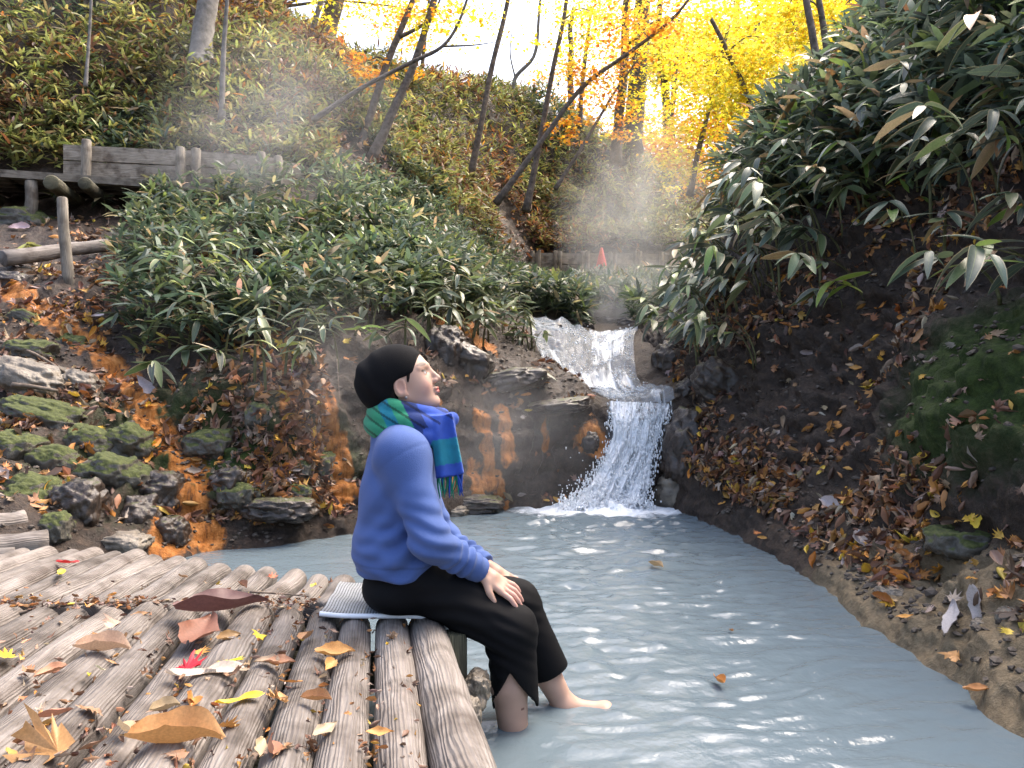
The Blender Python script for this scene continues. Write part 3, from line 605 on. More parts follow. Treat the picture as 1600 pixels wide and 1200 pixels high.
cnt = 0; tries = 0
while cnt < 135 and tries < 60000:
    tries += 1
    b, n_ = sample(SL, NL, 3.0, 7.8, 2.6, 4.9, 1, 10, 10); b = b[0]; L = RNG.uniform(.2, .55); a = RNG.uniform(-2.6, -.3)
    tip = b+np.array((math.cos(a)*.45*L, math.sin(a)*.5*L, L*RNG.uniform(.5, 1.0))); qx, qy = project(tip)
    if not in_poly(qx, qy, POLY_L): continue
    zone = ('dwarf bamboo left beside the upper cascade', 'dwarf bamboo by the upper cascade') if qx > 700 else \
           ('dwarf bamboo on the cliff top behind the person', 'dwarf bamboo on the cliff top') if qy > 400 else \
           ('dwarf bamboo just below the wooden walkway', 'dwarf bamboo below the walkway')
    sasa_plant(b, tip, int(RNG.integers(6, 10)), RNG.uniform(.15, .22), PAL_SASA_L, *zone, side=1.3, droop=.3); cnt += 1
PAL_YEL = [((.5, .46, .12), 2), ((.42, .4, .16), 2), ((.3, .35, .1), 1)]
def one(px, py, dx, dz, nl, ln, pal, label, side=1.3, droop=.3, which='L', dy=-.12):
    h = hit(px, py, which)
    if h: sasa_plant(h[0], h[0]+np.array((dx, dy, dz)), nl, ln, pal, label, None, side, droop)
for px, py, dx, dz, nl, ln, lab in [(240, 590, .05, .12, 8, .2, 'dwarf bamboo tuft growing right above the orange mineral stream'), (285, 575, .1, .16, 9, .2, 'dwarf bamboo tuft on the cliff edge above the mossy stones'),
      (325, 570, .12, .1, 8, .19, 'dwarf bamboo tuft hanging lowest over the dark cliff at left'), (205, 520, -.05, .15, 8, .18, 'dwarf bamboo tuft left of the thin bare saplings'), (310, 480, 0, .2, 9, .2, 'dwarf bamboo around the foot of the thin bare saplings'),
      (90, 330, .05, .22, 9, .2, 'dwarf bamboo with orange leaves caught in it behind the leaning post'), (165, 330, 0, .15, 8, .19, 'dwarf bamboo in front of the dark gap under the walkway')]:
    one(px, py, dx, dz, nl, ln, PAL_SASA_L, lab)
one(45, 400, .05, .1, 9, .17, PAL_YEL, 'yellowing dwarf bamboo tuft beside the leaning post at left')
one(265, 545, .03, .08, 5, .2, PAL_YEL, 'yellow withered bamboo sprig above the orange stream')
one(485, 545, 0, .06, 5, .17, [((.55, .47, .33), 1)], 'pale dry bamboo sprig hanging on the dark cliff', droop=1.0)
one(555, 525, .08, .06, 6, .16, [((.2, .33, .08), 1)], 'light green sprig sprouting from the cliff left of the beanie')
one(820, 590, .15, .06, 9, .2, PAL_SASA_L, 'dwarf bamboo tuft on the rock ledge beside the upper cascade')
one(1350, 470, -.25, .12, 7, .22, [((.33, .42, .06), 1), ((.22, .3, .05), 1)], 'yellow-green bamboo sprig in front of the right hollow', which='R')  # this sprig alone gets a lighter yellow-green leaf palette
# ------------------------------------------------------------------ fallen leaves, one by one
def fallen(mesh, pos, nrm, size, colr, label, group, spin=None, tilt=.3, name='fallen_leaf', lift=.012):
    az = RNG.normal(size=3); az = az-(az@nrm)*nrm
    R = rot_from(az, nrm+RNG.normal(0, tilt, 3)); o = ob(name, mesh, None, label, 'leaf', group, M=M4(R, pos+nrm*lift, size)); o.color = (*[float(c) for c in colr], 1); return o
def leaf_words(c, m):
    return ('yellow' if c[1] > .58*c[0] and c[2] < .15 else 'pale' if c[2] > .13 and c.min() > .12 else 'orange' if c[0] > .36 else 'brown')+(' lobed' if m in MAPLE else ' oval')
def scatter_leaves(n, polys, which, label, group, lo, hi, pal):
    k = 0; t = 0; lab0, grp0 = label, group
    while k < n and t < n*40:
        t += 1; poly = polys[RNG.integers(len(polys))]; xs_ = [q[0] for q in poly]; ys_ = [q[1] for q in poly]
        qx, qy = RNG.uniform(min(xs_), max(xs_)), RNG.uniform(min(ys_), max(ys_))
        if not in_poly(qx, qy, poly): continue
        h = hit(qx, qy, which)
        if h is None or h[0][2] < ZW+.02: continue
        m = MAPLE[RNG.integers(3)] if RNG.random() < .65 else OVAL[RNG.integers(4)]
        c = pick(pal); wd = leaf_words(c, m); fallen(m, h[0], h[2]*.6+np.array((0, -.15, .4)), RNG.uniform(lo, hi), c, wd+' '+lab0, wd+' '+grp0, lift=.02); k += 1
scatter_leaves(72, [[(1160, 840), (1060, 740), (1130, 690), (1330, 640), (1330, 760), (1400, 860), (1600, 780), (1600, 960), (1460, 990), (1380, 960), (1300, 900)]], 'R', 'fallen leaf in the litter along the right water edge', 'leaves on the lower right bank', .055, .1, PAL_BRIGHT)
scatter_leaves(24, [[(1150, 500), (1400, 470), (1580, 450), (1560, 560), (1330, 640), (1180, 640)]], 'R', 'fallen leaf on the dark upper slope of the right bank', 'leaves on the upper right bank', .06, .11, PAL_BRIGHT)
scatter_leaves(58, [[(0, 440), (110, 450), (230, 500), (330, 640), (330, 790), (230, 800), (120, 700), (0, 760)]], 'L', 'fallen leaf lying on the stony slope left of the pool', 'leaves on the stony left slope', .06, .12, PAL_BRIGHT)
scatter_leaves(14, [[(340, 560), (560, 520), (560, 800), (440, 830), (340, 800)]], 'L', 'fallen leaf stuck to the dark mossy cliff behind the person', 'leaves on the dark cliff', .06, .1, PAL_BRIGHT)
scatter_leaves(14, [[(700, 560), (940, 620), (930, 700), (720, 620)]], 'L', 'fallen leaf on the wet rock ledge left of the waterfall', 'leaves on the wet ledge', .06, .1, PAL_BRIGHT)
scatter_leaves(14, [[(0, 60), (300, 120), (320, 220), (0, 230)]], 'L', 'fallen leaf among the undergrowth above the left walkway', 'leaves above the walkway', .1, .16, PAL_BRIGHT)
for px, py, s, m, c, lab in [(1490, 975, .17, OVAL[2], (.36, .33, .33), 'large pale grey-brown leaf lying on the sandstone at lower right'), (1530, 950, .14, OVAL[0], (.42, .36, .33), 'curled pale leaf behind the grey pebble at lower right'),
      (1512, 815, .1, MAPLE[0], (.6, .36, .04), 'large yellow leaf at the right edge of the litter bank'), (1580, 1000, .07, MAPLE[2], (.6, .42, .03), 'yellow maple leaf below the grey pebble'), (1500, 1030, .08, MAPLE[1], (.55, .28, .1), 'pale orange maple leaf on the bare sandstone'),
      (1532, 1090, .08, OVAL[3], (.45, .2, .06), 'brown leaf standing at the very edge of the right water line'), (1300, 795, .15, OVAL[1], (.45, .4, .4), 'large pale curled leaf in the middle of the right litter'), (1350, 850, .13, OVAL[3], (.4, .35, .33), 'grey curled leaf half way down the right litter'),
      (1105, 740, .09, MAPLE[0], (.6, .27, .03), 'bright orange maple leaf nearest the waterfall on the right bank'), (1172, 568, .09, MAPLE[1], (.6, .25, .02), 'lone bright orange leaf under the overhanging bamboo'),
      (230, 610, .2, OVAL[0], (.42, .38, .42), 'large pale upright leaf beside the orange stream'), (140, 500, .24, OVAL[2], (.5, .42, .42), 'long pale leaf fallen across the orange stream top'), (30, 360, .2, OVAL[3], (.5, .38, .4), 'pinkish pale leaf leaning below the mossy stones at left')]:
    h = hit(px, py)
    if h: fallen(m, h[0], h[2]*.5+np.array((0, -.3, .5)), s, c, lab, None, lift=.03)
# ------------------------------------------------------------------ stones
def rock(px, py, wpx, hpx, label, mat=None, which='L', depth=None, ang=0.0, sharp=.22):
    h = hit(px, py, which); c = P(px, py, depth) if depth else h[0]; d = c[1]; sx = wpx/FPX*d/2; sz = hpx/FPX*d/2; sd = RNG.integers(1000)
    V = I3[0].copy(); n = V.copy(); V = V*(1+sharp*fbm(n*1.3+sd, 3)+.09*fbm(n*5+sd, 3)-(.17 if sharp > .15 else .08)*np.abs(fbm(n*1.9+sd+5, 3)))[:, None]
    V = np.sign(V)*np.abs(V)**.8; sink = None
    V = V*np.array((sx, (sx+sz)*.55, sz)); a = ang; V = V@np.array(((math.cos(a), 0, math.sin(a)), (0, 1, 0), (-math.sin(a), 0, math.cos(a)))).T
    o = ob('rock', mk_mesh('rock', V, I3[1], mat or M_ROCK), None, label, 'rock', 'stones around the pool'); o.location = [float(v) for v in c+np.array((0, .03, 0))-(h[2]*sz*.35 if (h and not depth) else 0)]; return o
for px, py, w_, h_, lab, m, a in [
  (30, 345, 90, 60, 'light mossy stone at the left edge under the walkway', None, 0), (15, 440, 60, 40, 'dark rounded stone at the left edge above the orange run', M_ROCKW, 0),
  (40, 500, 75, 45, 'mossy stone right under the top of the orange run', None, .3), (110, 540, 60, 50, 'mossy green stone beside the upper orange run', None, .3), (45, 545, 80, 45, 'moss-topped stone at left, second row down', None, .1),
  (45, 590, 130, 62, 'broad tilted grey slab stone at the left edge', M_ROCKB, .35), (120, 600, 70, 45, 'smooth grey stone between two orange leaf patches', M_ROCKB, .4), (60, 645, 150, 60, 'long dark slanting stone with moss at the left edge', None, .25),
  (20, 700, 90, 70, 'mossy stone below the long slanting stone at far left', None, .2), (75, 725, 80, 70, 'mossy stone with grass tuft in front', None, .2), (145, 690, 80, 60, 'mossy stone left of the lower orange run', None, .4), (195, 690, 80, 70, 'green mossy boulder leaning on the orange run', None, .5),
  (50, 775, 110, 75, 'large mossy boulder above the stacked timber at left', None, .2), (170, 745, 110, 80, 'dark mossy boulder over the small cave', None, .2), (120, 790, 90, 90, 'shaded wet boulder behind the deck end', M_ROCKW, 0), (255, 770, 75, 70, 'wet grey stone left of the orange run', M_ROCKW, 0),
  (215, 800, 80, 75, 'dark wet stone with orange leaves above the deck', M_ROCKW, 0), (85, 830, 55, 60, 'small green stone beside the stacked timber', None, 0), (195, 850, 85, 40, 'pale grey rubble stone touching the deck end', M_ROCKB, 0), (270, 835, 60, 60, 'brown wet stone at the foot of the orange run', M_ROCKW, 0), (330, 690, 80, 60, 'dark mossy stone right of the orange run', None, 0),
  (350, 760, 70, 60, 'low dark stone by the pool right of the orange run', M_ROCKW, 0), (400, 655, 45, 45, 'small bright green moss cushion stone on the cliff', None, 0), (465, 735, 45, 45, 'bright green mossy knob just above the pool', None, 0), (465, 770, 45, 35, 'round moss cushion near the water behind the back', None, 0),
  (375, 770, 70, 50, 'mossy lump at the cliff foot beside the pool', None, 0), (500, 735, 50, 60, 'mossy dark stone left of the lower orange streak', None, 0), (430, 800, 120, 40, 'low brown rubble bank at the water left of the person', M_ROCKW, 0),
  (712, 803, 46, 24, 'small grey-green stone in the pool in front of the person', M_ROCKB, 0), (745, 790, 90, 28, 'flat brown stone with leaves at the pool edge', M_ROCKW, 0), (725, 560, 100, 70, 'dark wet boulder above the ledge behind the scarf', M_ROCKW, .4), (690, 545, 70, 100, 'tall dark rock behind the face', M_ROCKW, .2),
  (790, 592, 130, 40, 'slanting layered rock ledge left of the waterfall', M_ROCKW, -.2), (872, 632, 110, 26, 'wet rock ledge ending at the waterfall lip', M_ROCKW, -.12), (985, 506, 50, 30, 'dark stone at the right head of the upper cascade', M_ROCKW, 0), (905, 506, 60, 26, 'brown stone splitting the water at the head of the upper cascade', M_ROCKW, 0), (950, 500, 46, 22, 'small wet stone in the stream above the cascade', M_ROCKW, 0), (855, 512, 50, 26, 'dark stone at the left head of the upper cascade', M_ROCKW, 0), (922, 695, 40, 50, 'orange stained rock left beside the waterfall', M_ROCKW, 0)]:
    if hit(px, py, 'L'): rock(px, py, w_, h_, lab, m, 'L', None, a)
for px, py, w_, h_, lab, m, a in [
  (1070, 705, 110, 130, 'big brown wet boulder right beside the waterfall', M_ROCKW, .3), (1055, 765, 100, 80, 'brown boulder at the pool edge right of the waterfall', M_ROCKB, 0), (1078, 612, 60, 50, 'dark rock at the waterfall lip on the right', M_ROCKW, 0), (1045, 570, 90, 80, 'dark overhanging rock beside the upper cascade', M_ROCKW, .2),
  (1130, 610, 130, 80, 'ridged dark rock shelf on the right bank', M_ROCKW, .5), (1540, 850, 160, 80, 'low mossy boulder above the sandstone at right', None, .1), (1555, 980, 54, 26, 'smooth grey pebble on the sandstone at right', M_ROCKB, .1),
  (1590, 965, 45, 34, 'rounded grey stone at the right picture edge', M_ROCKB, 0), (1400, 930, 50, 36, 'rough tan stone in the litter above the water edge', M_ROCKB, 0)]:
    if not hit(px, py, 'R'): continue
    o = rock(px, py, w_, h_, lab, m, 'R', None, a, .12 if m in (M_ROCKB, M_SAND) else .2)
    d = o.location.normalized(); o.location = o.location+d*(max(w_, h_)/FPX*o.location.y*(.22 if w_ < 300 else .36))
# ------------------------------------------------------------------ log deck
deck = empty('log_deck', (-.9, 2.0, ZD-.1), 'weathered grey log deck with two rows of round logs over the pool', 'deck')
DO = np.array((-.9, 2.0, ZD-.1))
def log_part(a, b, r0, r1, parent, off, name='log', mat=M_LOG, seg=18, n=16, lump=.085):
    t = np.linspace(0, 1, n)[:, None]; pts = a*(1-t)+b*t; L = np.linalg.norm(b-a)
    pts = pts+np.stack([.006*np.sin(t[:, 0]*5+RNG.uniform(0, 6)), 0*t[:, 0], .004*np.sin(t[:, 0]*7+RNG.uniform(0, 6))], 1)
    r = r0+(r1-r0)*t[:, 0]; r[0] *= .86; r[-1] *= .86
    e = min(.012/L, .02); pts[1] = pts[0]+(pts[2]-pts[0])*e*3; pts[-2] = pts[-1]+(pts[-3]-pts[-1])*e*3
    V, Q, T, uv = tube(pts, r, seg, True, lump, RNG.uniform(0, 99)); m = MB(); m.add(V, Q, T, uv); return ob(name, m.mesh(name, mat, off), parent)
for k in range(15):
    m_ = -.192+.0085*k; x = -.258-.1085*k; r = .0525+RNG.uniform(-.007, .006); d0 = 2.40 if k < 3 else 2.47+RNG.uniform(-.02, .02); zj = RNG.uniform(-.006, .006)
    log_part(np.array((x-m_*(d0-.45)*-1*-1, .45, ZD-.055+zj)), np.array((x, d0, ZD-.050+zj)), r*1.14, r, deck, DO)
for k in range(15):
    x = -.60-.104*k; m_ = -.10+.003*k; d1 = 2.90+.045*min(k, 11)+RNG.uniform(-.02, .02); d0 = 2.50+RNG.uniform(-.01, .02); r = .047+RNG.uniform(-.005, .005); zj = RNG.uniform(-.008, .006)
    log_part(np.array((x, d0, ZD-.05+zj)), np.array((x+m_*(d1-d0)+.035, d1, ZD-.05+zj)), r, r*.97, deck, DO, n=10)
for y in (.8, 1.7, 2.36, 2.62, 3.0):
    V, Q, T, uv = tube([(-2.3, y, ZD-.16), (-.2-.19*(y-2.4)-.1*(y > 2.5)*3, y, ZD-.16)], .055, 12); m = MB(); m.add(V, Q, T, uv); ob('cross_beam', m.mesh('cross_beam', M_DARKWOOD, DO), deck)
for x, y in ((-.165, 2.30), (-.02, 1.2), (-.62, 2.85), (-1.7, 2.6)):
    V, Q, T, uv = tube([(x, y, -1.7), (x, y, ZD-.03)], [.04, .037], 12, True, .05); m = MB(); m.add(V, Q, T, uv); ob('post', m.mesh('post', M_DARKWOOD, DO), deck)
rock(745, 1085, 46, 60, 'grey rubble stone beside the deck edge at the water', M_ROCKB, 'L', 2.18); rock(735, 1130, 34, 60, 'pale rubble stone at the deck foot near the legs', M_ROCKB, 'L', 2.06)
for a, b, r, lab in [((-60, 860, 3.75), (72, 852, 3.95), .075, 'thick brown timber log lying beyond the deck at far left'), ((-60, 832, 3.95), (42, 820, 4.15), .075, 'upper thick timber log stacked behind the lower one at left'), ((-60, 880, 3.55), (20, 872, 3.65), .05, 'thin timber edging at the left end of the deck')]:
    A, B = P(*a), P(*b); e = ob('timber_log', None, None, lab, 'log'); e.location = [float(v) for v in A]; log_part(A, B, r, r, e, A, 'log_body', M_LOG, lump=.12)
PAL_DECK = [((.36, .19, .09), 3), ((.42, .30, .2), 2), ((.28, .15, .09), 2), ((.45, .22, .06), .8), ((.46, .38, .28), 1.5), ((.58, .42, .04), .25)]
def on_deck(px, py, z=ZD): return G(px, py, z)
UPN = np.array((0, 0, 1.0))
k = 0
while k < 46:
    qx, qy = RNG.uniform(0, 700), RNG.uniform(885, 1195)
    if qy < 900+max(0, (qx-250))*.1 or (qx > 520 and qy < 985) or (qx > 640): continue
    c = on_deck(qx, qy)
    if qx > 500 and RNG.random() < .6: continue
    row = 'near row' if c[1] < 2.45 else 'far row'; gl = 'left half' if qx < 300 else 'right half'
    mm = OVAL[RNG.integers(4)] if RNG.random() < .6 else MAPLE[RNG.integers(3)]; cc = pick(PAL_DECK); wd = leaf_words(cc, mm)
    fallen(mm, c, UPN, RNG.uniform(.035, .085), cc, '%s dry leaf on the %s of deck logs, %s' % (wd, row, gl), '%s leaves on the %s, %s' % (wd, row, gl), tilt=.3, lift=.008); k += 1
p = np.array([on_deck(RNG.uniform(0, 660), RNG.uniform(905, 1199)) for _ in range(900)]); p = p[(p[:, 0] < -.33-.19*(p[:, 1]-2.4))]; p[:, 2] -= RNG.uniform(.015, .05, len(p))
jl = np.array([np.array((RNG.uniform(-2, -.6), 2.485+RNG.normal()*.018, ZD-.012)) for _ in range(380)]); p = np.concatenate([p, jl])
litter('deck_debris', 'leaf crumbs and dirt lodged in the gaps between the deck logs', p, np.tile(UPN, (len(p), 1)), .022, PAL_LITTER)
for px, py, s, m, c, lab, t in [(345, 962, .27, OVAL[3], (.13, .06, .055), 'large dark brown leaf on the deck, upper of two', .12), (312, 1000, .24, OVAL[0], (.22, .095, .06), 'large reddish brown leaf on the deck, lower of two', .1), (318, 992, .05, OVAL[0], (.55, .05, .03), 'small red leaf scrap lying on the large brown leaf', .1),
      (290, 1050, .115, MAPLE[0], (.62, .012, .03), 'bright red maple leaf on the deck', .12), (350, 1038, .1, MAPLE[2], (.75, .62, .02), 'bright yellow maple leaf beside the red one', .12), (320, 1055, .17, OVAL[2], (.55, .45, .36), 'pale tan leaf under the red maple leaf', .1), (412, 1000, .055, MAPLE[1], (.7, .5, .02), 'small yellow maple leaf right of the large brown leaves', .3),
      (105, 882, .09, OVAL[0], (.6, .03, .03), 'red leaf on the far left logs', .1), (95, 898, .09, OVAL[2], (.6, .42, .04), 'yellow leaf just below the red one on the far logs', .1), (523, 1025, .1, OVAL[3], (.5, .26, .08), 'brown serrated leaf on the log left of the pad', .15), (375, 1098, .1, OVAL[2], (.68, .45, .03), 'yellow leaf on the front logs below the large leaves', .2), (432, 1095, .075, MAPLE[1], (.55, .3, .12), 'orange-tan maple leaf next to the yellow one', .2),
      (275, 1165, .17, OVAL[1], (.45, .24, .09), 'long curled tan leaf at the bottom front of the deck', .12), (90, 1180, .15, MAPLE[1], (.45, .24, .09), 'brown curled leaf in the lower left corner', .12), (593, 1150, .055, OVAL[0], (.55, .27, .08), 'small orange leaf between two logs at bottom', .5), (160, 1020, .13, OVAL[1], (.45, .3, .2), 'pale brown curled leaf across the left logs', .3), (425, 905, .055, MAPLE[0], (.6, .12, .05), 'red and green leaf on the far row near the pad', .2), (490, 918, .05, OVAL[0], (.6, .45, .05), 'yellow leaf on the log behind the pad', .4),
      (10, 1030, .1, MAPLE[2], (.7, .45, .02), 'yellow maple leaf at the left picture edge', .2), (515, 1045, .06, OVAL[3], (.5, .28, .1), 'folded orange leaf between logs left of the pad', .4), (350, 1140, .07, MAPLE[0], (.5, .25, .08), 'brown maple leaf on the front logs, centre', .3), (420, 1175, .07, OVAL[1], (.35, .16, .1), 'dark curled leaf at the bottom between two logs', .4)]:
    o = fallen(m, on_deck(px, py), UPN, s, c, lab, None, tilt=t, lift=.006+.012*(s > .2))
for px, py, s, c, lab in [(1125, 1065, .075, (.45, .2, .05), 'brown leaf floating on the pool right of the feet'), (1025, 884, .09, (.4, .28, .15), 'pale leaf floating in mid pool'), (1143, 986, .03, (.3, .15, .06), 'tiny leaf scrap floating on the pool')]:
    c0 = G(px, py, ZW+.012); fallen(OVAL[1], c0, UPN, s, c, lab, None, tilt=.15, lift=0)
def twig(pts, r, label):
    q = [P(*a) for a in pts]; V, Q, T, uv = tube(cat_rom(q, 12), np.linspace(r, r*.5, 12), 6); m = MB(); m.add(V, Q, T, uv)
    o = ob('twig', m.mesh('twig', M_TWIG, q[0]), None, label, 'twig'); o.location = [float(v) for v in q[0]]
twig([(390, 925, 2.6), (440, 928, 2.6), (482, 932, 2.55)], .004, 'thin bare twig lying across the deck joint'); twig([(0, 963, 2.44), (120, 944, 2.5), (270, 940, 2.5)], .006, 'long thin twig along the joint of the deck rows')
for tr, r, lab in [([(0, 540), (60, 560), (110, 590)], .012, 'thin stick lying over the left stones'), ([(290, 300), (296, 400), (300, 490)], .008, 'thin bare sapling stem standing below the walkway'), ([(275, 375), (310, 430), (345, 490)], .007, 'thin bare stem leaning right below the walkway'), ([(30, 610), (60, 613), (100, 620)], .02, 'grey curled bark strip on the left stones'), ([(120, 670), (160, 680), (200, 700)], .006, 'thin fallen twig above the mossy boulder'), ([(478, 470), (500, 490), (520, 505)], .02, 'short broken branch on the cliff top'), ([(530, 570), (532, 600), (535, 640)], .003, 'pale hanging root on the dark cliff')]:
    q = []
    for a in tr:
        h = hit(*a, 'L'); q.append(h[0]+np.array((0, -.08, .04)))
    V, Q, T, uv = tube(cat_rom(q, 10), np.linspace(r, r*.6, 10), 6); m = MB(); m.add(V, Q, T, uv); o = ob('twig', m.mesh('twig', M_TWIG, q[0]), None, lab, 'twig'); o.location = [float(v) for v in q[0]]
# ------------------------------------------------------------------ walkway, retaining walls, posts, cone
ZB = 2.42
wk = [P(-400, 249, 8.6), P(0, 262, 9.0), P(340, 287, 9.7), P(520, 330, 11.0), P(700, 398, 14.5), P(800, 421, 16.6), P(1080, 421, 16.9)]
for q in wk: q[2] = ZB
wko = wk[0]; walk = empty('boardwalk', wko, 'level wooden boardwalk running along the hillside', 'boardwalk')
def prism(a, b, w, h, name, parent, off, mat):       # beam from a to b: width w across (away from camera), height h below the line
    d = (b-a); d = d/np.linalg.norm(d); s = np.array((-d[1], d[0], 0)); s = s if s[1] > 0 else -s; s = s/np.linalg.norm(s); V = []
    for q in (a, b):
        for u in (0, 1):
            for v in (0, 1): V.append(q+s*w*u-np.array((0, 0, h*v)))
    L = np.linalg.norm(b-a); uv = np.array([(L*(k > 3), .3*(k % 2)+.5*((k//2) % 2)) for k in range(8)]); m = MB(); F = np.array([(0, 1, 3, 2), (4, 6, 7, 5), (0, 4, 5, 1), (2, 3, 7, 6), (0, 2, 6, 4), (1, 5, 7, 3)])
    m.add(np.array(V), F, (), uv); o = ob(name, m.mesh(name, mat, off, False), parent); return o
for a, b in zip(wk[:-1], wk[1:]):
    d = (b-a)/np.linalg.norm(b-a); s = np.array((-d[1], d[0], 0)); s = s if s[1] > 0 else -s
    prism(a, b, .05, .085, 'edge_beam', walk, wko, M_PLANK)
    for j in range(5): prism(a+s*(.055+.215*j)-np.array((0, 0, .004)), b+s*(.055+.215*j)-np.array((0, 0, .004)), .205, .04, 'deck_plank', walk, wko, M_PLANK)
for px, py, d0, L, r in [(78, 285, 8.85, 1.1, .085), (132, 286, 9.0, 1.0, .075), (232, 288, 9.25, 1.15, .08), (272, 291, 9.35, 1.0, .07), (-60, 282, 8.7, 1.1, .08)]:
    a = P(px, py, d0); b = a+np.array((-.25, L, .0)); log_part(a, b, r, r, walk, wko, 'joist_log', M_DARKWOOD, 14, 8)
for px, d0, z0 in [(48, 9.15, 1.55), (242, 9.55, 1.6), (-150, 8.9, 1.5)]:
    a = P(px, 0, d0); a[2] = ZB-.09; b = a.copy(); b[2] = z0; log_part(b, a, .07, .065, walk, wko, 'post', M_PLANK, 14, 8)
for px, d0 in [(893, 16.65), (932, 16.65), (962, 16.7), (1002, 16.7), (1010, 17.2)]:
    a = P(px, 0, d0); a[2] = ZB-.09; b = a.copy(); b[2] = ZB-.9; log_part(b, a, .035, .035, walk, wko, 'post', M_PLANK, 10, 6)
def wall(name, label, pts, z0, planks, ph, posts, pr):
    q = [P(px, 300, d) for px, d in pts]
    for a in q: a[2] = 0
    o0 = q[0]+np.array((0, 0, z0)); e = empty(name, o0, label, 'retaining wall')
    for a, b in zip(q[:-1], q[1:]):
        for j in range(planks):
            dz = np.array((0, 0, z0+ph*(j+1)-.006+RNG.uniform(-.008, .008))); prism(a+dz+np.array((0, RNG.uniform(0, .012), 0)), b+dz+np.array((0, RNG.uniform(0, .012), RNG.uniform(-.01, .01))), .045, ph-.012, 'plank', e, o0, M_PLANK)
    for px, d, dh in posts:
        a = P(px, 300, d-.075); a[2] = z0-.1; b = a.copy(); b[2] = z0+planks*ph+dh; log_part(a, b, pr, pr*.95, e, o0, 'post', M_PLANK, 12, 8)
wall('plank_wall', 'grey plank retaining wall with round posts behind the left walkway', [(98, 10.1), (290, 10.35), (412, 10.65), (436, 10.75), (492, 11.3)], ZB, 3, .205, [(134, 10.12, .03), (282, 10.3, -.01), (306, 10.38, .0), (408, 10.6, .02), (434, 10.72, 0), (490, 11.25, -.05)], .06)
wall('far_plank_wall', 'low grey plank retaining wall in the background behind the red cone', [(785, 17.3), (836, 17.4), (872, 17.45), (914, 17.5), (958, 17.55), (995, 17.55), (1080, 17.7)], ZB-.05, 2, .25, [(790, 17.3, .02), (798, 17.3, .02), (832, 17.4, .02), (842, 17.4, .02), (868, 17.45, .02), (875, 17.45, .02), (910, 17.5, .02), (918, 17.5, .02), (953, 17.55, .02), (961, 17.55, .02), (992, 17.55, .03), (1000, 17.55, .03), (1034, 17.6, .03)], .05)
a = hit(108, 440, 'L')[0]; b = P(96, 308, a[1]+.05); e = empty('leaning_post', a, 'slim weathered post standing in front of the walkway', 'post'); log_part(a-np.array((0, 0, .1)), b, .05, .042, e, a, 'post_body', M_PLANK, 12, 10, .08)
a = hit(15, 415, 'L')[0]+np.array((0, -.1, .05)); b = hit(175, 395, 'L')[0]+np.array((0, -.1, .06)); e = empty('fallen_log', a, 'pale fallen log lying on the ground behind the leaning post', 'log'); log_part(a, b, .075, .06, e, a, 'log_body', M_LOG, 14, 12, .1)
c = P(940, 423, 16.75); c[2] = ZB; e = empty('traffic_cone', c, 'red traffic cone standing on the far walkway', 'cone')
M_CONE = simple('red_plastic', (.62, .03, .015), (.72, .05, .025), 10, .4, 0); m = MB(); V, Q, T, uv = tube([(0, 0, .03), (0, 0, .1), (0, 0, .42), (0, 0, .44)], [.12, .105, .03, .018], 18); m.add(V, Q, T, uv); ob('cone_body', m.mesh('cone_body', M_CONE), e)
V, Q = box(-.15, .15, -.15, .15, 0, .03); m = MB(); m.add(V, Q); ob('base', m.mesh('base', M_CONE, smooth=False), e)
